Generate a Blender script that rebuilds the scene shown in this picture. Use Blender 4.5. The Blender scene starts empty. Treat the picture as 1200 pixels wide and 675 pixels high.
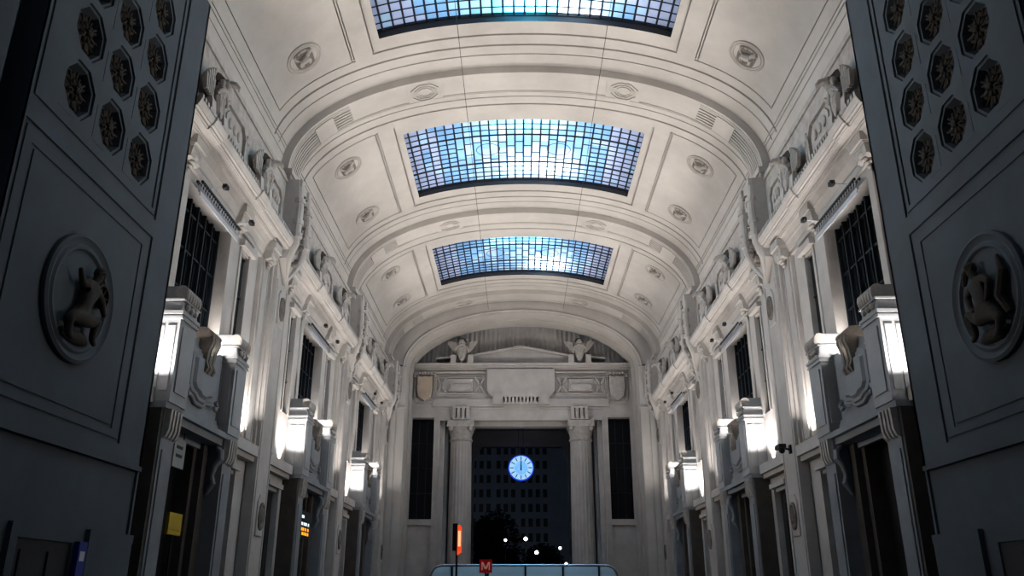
import bpy, math, random
from mathutils import Vector, Matrix
random.seed(7)
S = bpy.context.scene
COL = S.collection
PI = math.pi
sin, cos = math.sin, math.cos

# ------------------------------------------------------------------ materials
def mat(name, col, rough=.8, var=.0, scale=1.2, metal=0, emit=None, es=0, spec=.3, bump=0):
    m = bpy.data.materials.new(name); m.use_nodes = True
    nt = m.node_tree; b = nt.nodes['Principled BSDF']
    b.inputs['Base Color'].default_value = (*col, 1)
    b.inputs['Roughness'].default_value = rough
    b.inputs['Metallic'].default_value = metal
    b.inputs['Specular IOR Level'].default_value = spec
    if emit:
        b.inputs['Emission Color'].default_value = (*emit, 1)
        b.inputs['Emission Strength'].default_value = es
    if var > 0 or bump > 0:
        tc = nt.nodes.new('ShaderNodeTexCoord')
        n = nt.nodes.new('ShaderNodeTexNoise'); n.inputs['Scale'].default_value = scale
        n.inputs['Detail'].default_value = 6; n.inputs['Roughness'].default_value = .65
        nt.links.new(tc.outputs['Object'], n.inputs['Vector'])
        if var > 0:
            r = nt.nodes.new('ShaderNodeValToRGB')
            r.color_ramp.elements[0].position = .3; r.color_ramp.elements[1].position = .72
            r.color_ramp.elements[0].color = (*[c*(1-var) for c in col], 1)
            r.color_ramp.elements[1].color = (*[min(1, c*(1+var*.6)) for c in col], 1)
            nt.links.new(n.outputs['Fac'], r.inputs['Fac'])
            nt.links.new(r.outputs['Color'], b.inputs['Base Color'])
        if bump > 0:
            bp = nt.nodes.new('ShaderNodeBump'); bp.inputs['Strength'].default_value = bump
            bp.inputs['Distance'].default_value = .03
            nt.links.new(n.outputs['Fac'], bp.inputs['Height'])
            nt.links.new(bp.outputs['Normal'], b.inputs['Normal'])
    return m

STONE = mat('travertine', (.60, .565, .535), .85, .16, .9, bump=.12)
PLASTER = mat('vault_plaster', (.64, .605, .565), .9, .17, .3)
CARVED = mat('carved_stone', (.56, .525, .49), .85, .28, 3.0, bump=.3)
AGED = mat('aged_carving', (.22, .195, .17), .9, .35, 3.5, bump=.4)
SHIELD = mat('ochre_marble', (.66, .54, .42), .8, .2, 1.5)
MARBLE = mat('shaded_portal_marble', (.29, .31, .335), .6, .2, 1.1, bump=.1)  # darker and bluer than the wall stone: shade of the lower storey in the colour
BROWNST = mat('brown_marble', (.10, .085, .075), .55, .3, 1.4)
PEDST = mat('pedestal_stone', (.42, .43, .445), .7, .15, 1.1, bump=.1)
PIERST = mat('shaded_pier_stone', (.11, .13, .15), .85, .16, .5)  # stone darkened and blued, so the unlit shade of the piers is painted in
DARKDOOR = mat('dark_door', (.012, .012, .013), .5)
IRON = mat('dark_iron', (.008, .012, .02), .6)
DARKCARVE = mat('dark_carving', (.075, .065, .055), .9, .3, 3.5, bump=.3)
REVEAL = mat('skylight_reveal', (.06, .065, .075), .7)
PORCH = mat('shaded_porch_stone', (.07, .075, .085), .9, .2, .6)  # near-black stone colour stands in for the porch getting no light
BLACK = mat('black_paint', (.01, .01, .012), .5)
STEEL = mat('steel', (.55, .57, .6), .25, metal=1)
CREAMM = mat('pale_metal', (.62, .63, .66), .5)
GLASSD = mat('night_window_glass', (.012, .02, .022), .25, .5, .9, spec=.4)
DARKPANE = mat('dark_pane', (.003, .004, .007), .4, spec=.15)
FLOORM = mat('floor_stone', (.05, .05, .055), .35, .25, .7)
ASPHALT = mat('asphalt', (.03, .03, .033), .9, .2, 2)
FACADE = mat('facade_render', (.20, .21, .23), .9, .2, .2)
LEAF = mat('night_leaves', (.006, .009, .006), .9)
BARK = mat('bark', (.02, .017, .014), .9)
YELLOW = mat('yellow_sign', (.62, .42, .03), .5, .1, 3)
GREYSIGN = mat('grey_sign', (.35, .38, .37), .5, .1, 3)
BLUESIGN = mat('blue_sign', (.03, .05, .32), .4)
WHITEP = mat('white_paint', (.75, .75, .75), .5)
REDP = mat('metro_red', (.55, .015, .02), .4, emit=(.9, .03, .02), es=.06)
REDW = mat('metro_letter', (.9, .5, .45), .5, emit=(1, .45, .4), es=.16)
TOTL = mat('totem_lit_face', (.8, .1, .03), .4, emit=(1, .08, .02), es=.85)
TOTW = mat('totem_lit_core', (.9, .6, .4), .4, emit=(1, .42, .2), es=1.6)
CLOCKRIM = mat('clock_rim_blue', (.02, .06, .5), .4, emit=(.01, .06, .75), es=.75)
CLOCKF = mat('clock_dial', (.4, .6, .9), .4, emit=(.36, .66, 1), es=.9)
CLOCKC = mat('clock_dial_inner', (.3, .5, .9), .4, emit=(.16, .47, .98), es=.95)
LEDW = mat('board_white', (.5, .6, .7), .5, emit=(.75, .9, 1), es=1.3)
LEDO = mat('board_orange', (.6, .3, .02), .5, emit=(1, .38, .02), es=1.3)
LAMPG = mat('street_lamp_glass', (.9, .9, .9), .4, emit=(.9, .95, 1), es=9)

def translucent(name, col, k=.55):
    m = bpy.data.materials.new(name); m.use_nodes = True
    nt = m.node_tree; nt.nodes.clear()
    out = nt.nodes.new('ShaderNodeOutputMaterial')
    tr = nt.nodes.new('ShaderNodeBsdfTranslucent'); df = nt.nodes.new('ShaderNodeBsdfDiffuse')
    mx = nt.nodes.new('ShaderNodeMixShader'); mx.inputs[0].default_value = k
    tc = nt.nodes.new('ShaderNodeTexCoord')
    n = nt.nodes.new('ShaderNodeTexNoise'); n.inputs['Scale'].default_value = .7; n.inputs['Detail'].default_value = 5
    r = nt.nodes.new('ShaderNodeValToRGB')
    r.color_ramp.elements[0].position = .32; r.color_ramp.elements[1].position = .68
    r.color_ramp.elements[0].color = (*[c*.72 for c in col], 1); r.color_ramp.elements[1].color = (*col, 1)
    nt.links.new(tc.outputs['Object'], n.inputs['Vector']); nt.links.new(n.outputs['Fac'], r.inputs['Fac'])
    nt.links.new(r.outputs['Color'], tr.inputs['Color']); nt.links.new(r.outputs['Color'], df.inputs['Color'])
    nt.links.new(df.outputs[0], mx.inputs[1]); nt.links.new(tr.outputs[0], mx.inputs[2])
    nt.links.new(mx.outputs[0], out.inputs['Surface'])
    return m
PANE_L = translucent('lavender_skylight_glass', (.66, .66, .82), .7)
PANE_B = translucent('blue_skylight_glass', (.36, .56, .80), .7)
PANE_W = translucent('pale_skylight_glass', (.62, .78, .92), .7)
BARRIER = bpy.data.materials.new('barrier_glass'); BARRIER.use_nodes = True
_nt = BARRIER.node_tree; _nt.nodes.clear()
_o = _nt.nodes.new('ShaderNodeOutputMaterial'); _a = _nt.nodes.new('ShaderNodeBsdfTransparent'); _b = _nt.nodes.new('ShaderNodeBsdfTranslucent')
_c = _nt.nodes.new('ShaderNodeBsdfGlossy'); _m = _nt.nodes.new('ShaderNodeMixShader'); _m2 = _nt.nodes.new('ShaderNodeMixShader')
_a.inputs[0].default_value = (.8, .9, .95, 1); _b.inputs[0].default_value = (.55, .72, .8, 1); _c.inputs['Roughness'].default_value = .1
_m.inputs[0].default_value = .55; _m2.inputs[0].default_value = .12
_nt.links.new(_a.outputs[0], _m.inputs[1]); _nt.links.new(_b.outputs[0], _m.inputs[2])
_nt.links.new(_m.outputs[0], _m2.inputs[1]); _nt.links.new(_c.outputs[0], _m2.inputs[2]); _nt.links.new(_m2.outputs[0], _o.inputs[0])

# ------------------------------------------------------------------ mesh builder
class MB:
    def __init__(s): s.v = []; s.f = []; s.m = []; s.cur = 0
    def add(s, vs, fs):
        o = len(s.v); s.v += [tuple(v) for v in vs]
        for f in fs: s.f.append(tuple(i+o for i in f)); s.m.append(s.cur)
        return s
    def box(s, x0, x1, y0, y1, z0, z1, M=None):
        vs = [Vector((x, y, z)) for x in (x0, x1) for y in (y0, y1) for z in (z0, z1)]
        if M: vs = [M @ v for v in vs]
        return s.add(vs, [(0, 1, 3, 2), (4, 6, 7, 5), (0, 4, 5, 1), (2, 3, 7, 6), (0, 2, 6, 4), (1, 5, 7, 3)])
    def taper(s, x0, x1, y0, y1, z0, z1, dx=0, dy=0):
        """a box whose top shrinks by dx on the front and dy on each lateral side"""
        vs = [(x0, y0, z0), (x1, y0, z0), (x1, y1, z0), (x0, y1, z0), (x0, y0+dy, z1), (x1-dx, y0+dy, z1), (x1-dx, y1-dy, z1), (x0, y1-dy, z1)]
        return s.add(vs, [(3, 2, 1, 0), (4, 5, 6, 7), (0, 1, 5, 4), (1, 2, 6, 5), (2, 3, 7, 6), (3, 0, 4, 7)])
    def prism(s, poly, a, b, axis='x', M=None, bev=0):
        """poly = list of 2-D points, extruded along axis from a to b; bev chamfers the b end"""
        n = len(poly); cx = sum(p[0] for p in poly)/n; cy = sum(p[1] for p in poly)/n
        def P(p, t):
            if axis == 'x': return Vector((t, p[0], p[1]))
            if axis == 'y': return Vector((p[0], t, p[1]))
            return Vector((p[0], p[1], t))
        rings = [[P(p, a) for p in poly]]
        if bev:
            sg = 1 if b > a else -1
            rings.append([P(p, b-sg*bev) for p in poly])
            q = []
            for p in poly:
                d = Vector((cx-p[0], cy-p[1])); L = d.length or 1
                q.append((p[0]+d.x/L*bev, p[1]+d.y/L*bev))
            rings.append([P(p, b) for p in q])
        else: rings.append([P(p, b) for p in poly])
        vs = [v for r in rings for v in r]
        if M: vs = [M @ v for v in vs]
        fs = [tuple(range(n-1, -1, -1)), tuple(range((len(rings)-1)*n, len(rings)*n))]
        for k in range(len(rings)-1):
            for i in range(n):
                j = (i+1) % n; fs.append((k*n+i, k*n+j, (k+1)*n+j, (k+1)*n+i))
        return s.add(vs, fs)
    def sweep(s, prof, y0, y1, M=None):
        """closed profile of (x,z), swept along y"""
        return s.prism(prof, y0, y1, 'y', M)
    def lathe(s, prof, n=24, M=None, a0=0, a1=2*PI, sq=None):
        """profile of (r,z) turned round z"""
        full = abs(a1-a0-2*PI) < 1e-6; k = n if full else n+1; vs = []
        for r, z in prof:
            for i in range(k):
                a = a0+(a1-a0)*i/n; v = Vector((r*cos(a), r*sin(a), z)); vs.append(M @ v if M else v)
        fs = []
        for j in range(len(prof)-1):
            for i in range(n):
                i2 = (i+1) % k; fs.append((j*k+i, j*k+i2, (j+1)*k+i2, (j+1)*k+i))
        if full:
            if prof[0][0] > 1e-6: fs.append(tuple(range(k-1, -1, -1)))
            if prof[-1][0] > 1e-6: fs.append(tuple(range((len(prof)-1)*k, len(prof)*k)))
        return s.add(vs, fs)
    def tube(s, pts, r, n=8, cap=True):
        pts = [Vector(p) for p in pts]; rs = r if isinstance(r, (list, tuple)) else [r]*len(pts)
        vs = []; up = None
        for i, p in enumerate(pts):
            t = (pts[min(i+1, len(pts)-1)]-pts[max(i-1, 0)]).normalized()
            if up is None: up = t.orthogonal().normalized()
            a = (up-t*up.dot(t)).normalized(); up = a; b = t.cross(a)
            for k in range(n):
                th = 2*PI*k/n+PI/n; vs.append(p+a*(cos(th)*rs[i])+b*(sin(th)*rs[i]))
        fs = []
        for i in range(len(pts)-1):
            for k in range(n):
                k2 = (k+1) % n; fs.append((i*n+k, i*n+k2, (i+1)*n+k2, (i+1)*n+k))
        if cap: fs += [tuple(range(n-1, -1, -1)), tuple(range((len(pts)-1)*n, len(pts)*n))]
        return s.add(vs, fs)
    def ell(s, c, rx, ry, rz, n=10, m=7, M=None, jit=0):
        vs = []; c = Vector(c)
        for j in range(m+1):
            ph = PI*j/m
            for i in range(n):
                th = 2*PI*i/n; k = 1+random.uniform(-jit, jit)
                v = Vector((rx*sin(ph)*cos(th)*k, ry*sin(ph)*sin(th)*k, rz*cos(ph)*k))
                vs.append(c+(M @ v if M else v))
        fs = []
        for j in range(m):
            for i in range(n):
                i2 = (i+1) % n; fs.append((j*n+i, (j+1)*n+i, (j+1)*n+i2, j*n+i2))
        return s.add(vs, fs)
    def mesh(s, name, mats, smooth=30):
        me = bpy.data.meshes.new(name); me.from_pydata(s.v, [], s.f)
        for m in (mats if isinstance(mats, (list, tuple)) else [mats]): me.materials.append(m)
        me.validate()
        if len(me.polygons) == len(s.m): me.polygons.foreach_set('material_index', s.m)
        if smooth:
            me.polygons.foreach_set('use_smooth', [True]*len(me.polygons)); me.set_sharp_from_angle(angle=math.radians(smooth))
        me.update(); return me
    def obj(s, name, mats, parent=None, loc=(0, 0, 0), smooth=30, **kw):
        o = bpy.data.objects.new(name, s.mesh(name, mats, smooth)); COL.objects.link(o)
        o.location = loc
        if parent: o.parent = parent
        for k, v in kw.items(): o[k] = v
        return o

def relief(mb, fn, sb, ub, dep, hole=.4, hm=0):
    """stepped relief over a surface: fn(s,u)->(point, outward normal); dep(i,j) -> offset of the cell or None for an opening"""
    idx = {}
    ns, nu = len(sb)-1, len(ub)-1
    D = [[dep(i, j) for j in range(nu)] for i in range(ns)]
    base = {}
    for i in range(ns+1):
        for j in range(nu+1): base[i, j] = fn(sb[i], ub[j])
    def V(i, j, d):
        k = (i, j, round(d, 4))
        if k not in idx:
            p, n = base[i, j]; idx[k] = len(mb.v); mb.v.append(tuple(Vector(p)+Vector(n)*d))
        return idx[k]
    def F(*q, m=0): mb.f.append(q); mb.m.append(m or mb.cur)
    for i in range(ns):
        for j in range(nu):
            d = D[i][j]
            if d is not None: F(V(i, j, d), V(i+1, j, d), V(i+1, j+1, d), V(i, j+1, d))
            if i+1 < ns and D[i+1][j] != d:
                e = D[i+1][j]; a = hole if d is None else d; b = hole if e is None else e
                if not (d is None and e is None): F(V(i+1, j, a), V(i+1, j, b), V(i+1, j+1, b), V(i+1, j+1, a), m=hm if (d is None or e is None) else 0)
            if j+1 < nu and D[i][j+1] != d:
                e = D[i][j+1]; a = hole if d is None else d; b = hole if e is None else e
                if not (d is None and e is None): F(V(i, j+1, a), V(i+1, j+1, a), V(i+1, j+1, b), V(i, j+1, b), m=hm if (d is None or e is None) else 0)

def empty(name, loc, rz=0, rot=None, **kw):
    o = bpy.data.objects.new(name, None); COL.objects.link(o); o.location = loc
    o.rotation_euler = rot if rot else (0, 0, rz); o.empty_display_size = .2
    for k, v in kw.items(): o[k] = v
    return o
def tag(o, label, cat, group=None):
    o['label'] = label; o['category'] = cat
    if group: o['group'] = group
    return o
KIDS = {}
def dup(root, loc, rz=0, rot=None):
    """a thing with its parts and their sub-parts"""
    def rec(o, par):
        c = o.copy(); COL.objects.link(c)
        if par: c.parent = par
        for ch in [q for q in ALL() if q.parent == o]: rec(ch, c)
        return c
    r = rec(root, None); r.location = loc; r.rotation_euler = rot if rot else (0, 0, rz)
    for k in ('label', 'category', 'group'):
        if k in r: del r[k]
    return r
def ALL(): return list(bpy.data.objects)

# ------------------------------------------------------------------ measurements of the hall
W = 10.85                       # half width to the wall plane
BAYS = (25.6, 40.6, 55.6)       # bay centres
RIBS = (32.3, 47.3, 62.3)       # near edge of each transverse rib
RW = 1.75
A_V, B_V, Z_S, N_E = 10.78, 5.36, 19.08, 2.1
A_R, B_R = 10.42, 5.0
SIDES = (-1, 1)
BAYN = ('first bay', 'middle bay', 'last bay')
BAYNAME = ('first bay behind the dark pier', 'middle bay', 'last bay before the end wall')
SN = {-1: 'left', 1: 'right'}
def sup(a, b, t, z0=Z_S, n=N_E):
    c, s_ = cos(t), sin(t); e = 2/n
    return (a*math.copysign(abs(c)**e, c), z0+b*max(0, s_)**e)
def tx(x, a, n=N_E):
    c = math.copysign((abs(x)/a)**(n/2), x); return math.acos(max(-1, min(1, c)))
def arcfn(a, b, z0=Z_S, n=N_E):
    def fn(t, y):
        x, z = sup(a, b, t, z0, n); h = 1e-3
        t0, t1 = max(0, t-h), min(PI, t+h)
        p, q = sup(a, b, t0, z0, n), sup(a, b, t1, z0, n)
        tv = Vector((q[0]-p[0], q[1]-p[1])); nv = Vector((tv.y, -tv.x)).normalized()
        return (x, y, z), (nv.x, 0, nv.y)
    return fn
def wallpos(side, c, d, u, z): return (side*(W-d), c+u, z)
def wrz(side): return 0 if side < 0 else PI

# ------------------------------------------------------------------ the setting: floor, walls, vault, ribs
mb = MB(); mb.box(-30, 30, -14, 69.5, -.3, 0)
mb.obj('floor', FLOORM, kind='structure')

def wall_side(side):
    """lower walls, openings and pilaster strips for the three bays, local d towards the nave"""
    mb = MB(); T = .9
    def bx(d0, d1, y0, y1, z0, z1):
        a, b = side*(W-d1), side*(W-d0); mb.box(min(a, b), max(a, b), y0, y1, z0, z1)
    def opening(y0, y1, u0, u1, z0, z1, ztop): pass
    for k, c in enumerate(BAYS):
        y0 = c-6.55 if k else 19.0; y1 = c+6.7
        # vertical solid strips between the openings
        cuts_hi = [(-4.3, -3.4), (-2.05, 2.05), (3.4, 4.3)]
        zs = [(9.2, 13.82), (9.4, 14.0), (9.2, 13.82)]
        edges = [y0]
        for a, b in cuts_hi: edges += [c+a, c+b]
        edges.append(y1)
        for i in range(0, len(edges), 2): 
            if edges[i+1] > edges[i]: bx(-T, 0, edges[i], edges[i+1], 7.0, 14.6)
        for (a, b), (z0, z1) in zip(cuts_hi, zs):
            bx(-T, 0, c+a, c+b, 7.0, z0); bx(-T, 0, c+a, c+b, z1, 14.6)
        bx(-T, 0, y0, y1, 14.6, 19.2)
        # lower storey: portal opening and two small doors
        cuts_lo = [(-5.35, -3.75), (-2.0, 2.0), (3.75, 5.35)]; zt = [5.7, 6.3, 5.7]
        edges = [y0]
        for a, b in cuts_lo: edges += [c+a, c+b]
        edges.append(y1)
        for i in range(0, len(edges), 2): bx(-T, 0, edges[i], edges[i+1], 0, 7.0)
        for (a, b), z1 in zip(cuts_lo, zt): bx(-T, 0, c+a, c+b, z1, 7.0)
        # ledges carrying the uplights in the recesses between portal and rib
        for a, b in ((-6.55, -3.07), (3.07, 6.7)):
            if c+b > 21.5: bx(0, .42, max(c+a, 19), c+b, 6.55, 6.95); bx(0, .3, max(c+a, 19), c+b, 6.35, 6.55)
        # window surrounds, flat fillets that stand off the wall
        for s_ in (-1, 1):
            u0, u1 = sorted((s_*2.05, s_*2.45)); bx(0, .07, c+u0, c+u1, 9.3, 14.3)
            u0, u1 = sorted((s_*3.22, s_*3.4)); bx(0, .05, c+u0, c+u1, 9.2, 13.95)
            u0, u1 = sorted((s_*4.3, s_*4.48)); bx(0, .05, c+u0, c+u1, 9.2, 13.95)
            u0, u1 = sorted((s_*3.1, s_*4.6)); bx(0, .22, c+u0, c+u1, 13.95, 14.2)
            # slim pilaster strip beside the rib
            u0, u1 = sorted((s_*5.45, s_*6.35)); bx(0, .16, c+u0, c+u1, 6.95, 14.45)
            u0, u1 = sorted((s_*5.6, s_*6.2)); bx(.16, .22, c+u0, c+u1, 7.1, 14.4)
            # frames of the small doors
            u0, u1 = sorted((s_*3.75, s_*3.6)); bx(0, .08, c+u0, c+u1, 0, 5.85)
            u0, u1 = sorted((s_*5.35, s_*5.5)); bx(0, .08, c+u0, c+u1, 0, 5.85)
            u0, u1 = sorted((s_*3.5, s_*5.6)); bx(0, .2, c+u0, c+u1, 5.85, 6.05)
            u0, u1 = sorted((s_*4.75, s_*5.3)); bx(0, .06, c+u0, c+u1, 6.1, 6.33)
        bx(0, .06, c-2.45, c+2.45, 14.0, 14.3); bx(0, .16, c-2.6, c+2.6, 14.3, 14.42)
    # the stretch behind the ribs
    for r in RIBS: bx(-T, 0, r-.1, r+RW+.2, 0, 19.2)
    bx(-T, 0, 64.0, 70, 0, 24.5)
    o = mb.obj('wall_'+SN[side], STONE, smooth=0, kind='structure')
    return o
for s_ in SIDES: wall_side(s_)

# doors in the dark openings
def door_leaf(w, h):
    mb = MB(); mb.box(-.06, .04, -w/2, w/2, 0, h)
    for q in (-1, 1):
        mb.box(.04, .07, q*w/4-w*.17, q*w/4+w*.17, .3, h*.38); mb.box(.04, .07, q*w/4-w*.17, q*w/4+w*.17, h*.43, h*.92)
    return mb
dn = 1
for s_ in SIDES:
    for k, c in enumerate(BAYS):
        for u, w, h in ((-4.55, 1.56, 5.66), (0, 3.96, 6.26), (4.55, 1.56, 5.66)):
            if c+u < 21.4: continue
            o = door_leaf(w, h).obj(f'door_{dn}', DARKDOOR, loc=wallpos(s_, c, -.55 if u == 0 else -.22, u, .01), kind='structure'); o.rotation_euler = (0, 0, wrz(s_)); dn += 1

# cornice with break-fronts, and the attic with its frames
def cornice(side, k, c):
    prof = [(-.05, 14.42), (.14, 14.42), (.14, 14.6), (.18, 14.62), (.26, 14.86), (.30, 14.9), (.32, 14.98), (.40, 15.12), (.42, 15.15), (.52, 15.16), (.52, 15.20), (.56, 15.21), (.56, 15.27), (.78, 15.28), (.78, 15.31), (.82, 15.32), (.82, 15.40),
            (.90, 15.42), (.90, 15.46), (.95, 15.52), (1.0, 15.62), (1.0, 15.68), (.93, 15.72), (.45, 15.8), (.45, 15.6), (-.05, 15.6)]
    mb = MB(); y0 = c-6.55 if k else 21.42; y1 = c+6.7
    M = None
    def seg(a, b, off):
        if b <= max(a, y0): return
        p = [(side*(W-(d+(off if d > .7 else 0))), z) for d, z in prof]
        mb.sweep(p, max(a, y0), b)
    seg(y0, c-3.0, 0); seg(c-3.0, c-2.0, .07); seg(c-2.0, c+2.0, 0); seg(c+2.0, c+3.0, .07); seg(c+3.0, y1, 0)
    # small leaf row on top of the cornice
    n = int((y1-y0)/.22)
    for i in range(n):
        y = y0+(i+.5)*(y1-y0)/n
        a, b = side*(W-1.0), side*(W-.86); mb.box(min(a, b), max(a, b), y-.07, y+.07, 15.70, 15.84)
    return mb.obj(f'trim_{20+k*2+(0 if side<0 else 1)}', STONE, smooth=0, kind='structure')
def attic(side, k, c):
    mb = MB(); y0 = c-6.55 if k else 21.42; y1 = c+6.7
    def bx(d0, d1, a, b, z0, z1):
        q, r = side*(W-d1), side*(W-d0); mb.box(min(q, r), max(q, r), a, b, z0, z1)
    bx(0, .4, y0, y1, 15.7, 18.45); bx(.0, .47, y0, y1, 18.45, 18.6); bx(0, .42, y0, y1, 18.6, 18.75)
    bx(.4, .5, y0, y1, 15.75, 16.05)
    def frame(u, w, h, z, cut):
        # a flat cut-cornered frame round a raised field
        pts = [(-w, -h), (w, -h), (w, h-cut), (w-cut, h), (-w+cut, h), (-w, h-cut)]
        for i in range(6):
            a, b = Vector(pts[i]), Vector(pts[(i+1) % 6]); mid = (a+b)/2; L = (b-a).length; ang = math.atan2((b-a).y, (b-a).x)
            M = Matrix.Translation((side*(W-.4), c+u+mid.x, z+mid.y)) @ Matrix.Rotation(ang, 4, 'X')
            q = -side*.12
            mb.box(min(0, q), max(0, q), -L/2-.04, L/2+.04, -.06, .06, M)
        q = -side*.07
        M = Matrix.Translation((side*(W-.4), c+u, z))
        mb.prism([(p[0]*.72, p[1]*.72) for p in pts], 0, q, 'x', M)
        for i in (-1, 0, 1):
            mb.ell((side*(W-.5), c+u+i*w*.4, z-.02), .07, w*.16, h*.34, 8, 6)
    frame(0, 1.15, .62, 17.05, .35); frame(5.25, .8, .62, 17.05, .3)
    if k: frame(-5.2, .8, .62, 17.05, .3)
    # small pointed finials between the frames and the eagles
    for u in (-1.35, 1.35, 4.2, -4.2):
        if c+u < 21: continue
        for i, h in enumerate((.9, 1.25, 1.0)):
            y = c+u+(i-1)*.13; x = side*(W-.46)
            mb.tube([(x, y, 16.1), (x, y, 16.1+h), (x, y, 16.25+h)], [.05, .045, .015], 6); mb.ell((x, y, 16.3+h), .06, .06, .07, 6, 5)
    return mb.obj(f'trim_{30+k*2+(0 if side<0 else 1)}', CARVED, kind='structure')
for k, c in enumerate(BAYS):
    for s_ in SIDES: cornice(s_, k, c); attic(s_, k, c)

# vault
SKX, SKU = 6.15, 3.6
def vault():
    mb = MB(); g = .035
    def grooves(vals): return [(v-g, v+g) for v in vals]
    xg = [10.62, 10.70, 10.57, 10.35, 7.43, 7.33, 6.52, 6.44]
    tg = []
    for x in xg:
        t = tx(x, A_V); dt = .045/ max(6, 1)   # about 4.5 cm along the arc
        tg += [(t-dt/2*.85, t+dt/2*.85)]
    tg2 = [(PI-b, PI-a) for a, b in tg]
    allg = tg+tg2
    sb = sorted(set([i*PI/84 for i in range(85)]+[q for p in allg for q in p]+[tx(SKX, A_V), tx(-SKX, A_V)]))
    # drop nearly coincident breaks
    keep = [sb[0]]
    hard = set([q for p in allg for q in p]+[tx(SKX, A_V), tx(-SKX, A_V), PI])
    for q in sb[1:]:
        if q-keep[-1] < .004 and q not in hard: continue
        keep.append(q)
    sb = keep
    ugl = [4.42, 4.5, 5.1, 5.16, 5.8]
    names = dict(zip([10.62, 10.70, 10.57, 10.35, 7.43, 7.33, 6.52, 6.44], range(8)))
    for k, c in enumerate(BAYS):
        u0, u1 = (-6.55 if k else -11.5), 6.75
        ub = sorted(set([u0, u1, -SKU, SKU]+[s_*v+q for v in ugl for s_ in (-1, 1) for q in (-g, g)]))
        ub = [u for u in ub if u0 <= u <= u1]
        fn = arcfn(A_V, B_V)
        def inr(v, p): return p[0] <= v <= p[1]
        def dep(i, j, ub=ub):
            s, u = (sb[i]+sb[i+1])/2, (ub[j]+ub[j+1])/2
            x = abs(sup(A_V, B_V, s)[0]); sm = min(s, PI-s); au = abs(u)
            if x < SKX and au < SKU: return None
            D = .085
            # longitudinal lines near the springing
            for q in (0, 1, 2):
                if inr(sm, tg[q]) and au < 6.4: return D
            for v in (5.1, 5.16, 5.8):
                if abs(au-v) < g and x < 10.68: return D
            if abs(au-4.5) < g and 7.33 <= x <= 10.36: return D
            for q in (3, 4, 5):
                if inr(sm, tg[q]) and au < (4.5 if q != 5 else 4.42): return D
            if abs(au-4.42) < g and x <= 6.53: return D
            if inr(sm, tg[6]) and au < 4.42: return D
            if inr(sm, tg[7]) and au < 4.2: return D*.6
            if x < 6.40 and au < 4.1 : return .05
            return 0
        relief(mb, lambda s, u, c=c, fn=fn: fn(s, c+u), sb, ub, dep, hole=.5, hm=1)
        # upright foot of the vault above the attic
        for sd in SIDES:
            a, b = sd*A_V, sd*(A_V+.3); mb.box(min(a, b), max(a, b), c+u0, c+u1, 18.4, Z_S+.01)
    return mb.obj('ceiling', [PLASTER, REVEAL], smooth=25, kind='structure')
vault()

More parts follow.
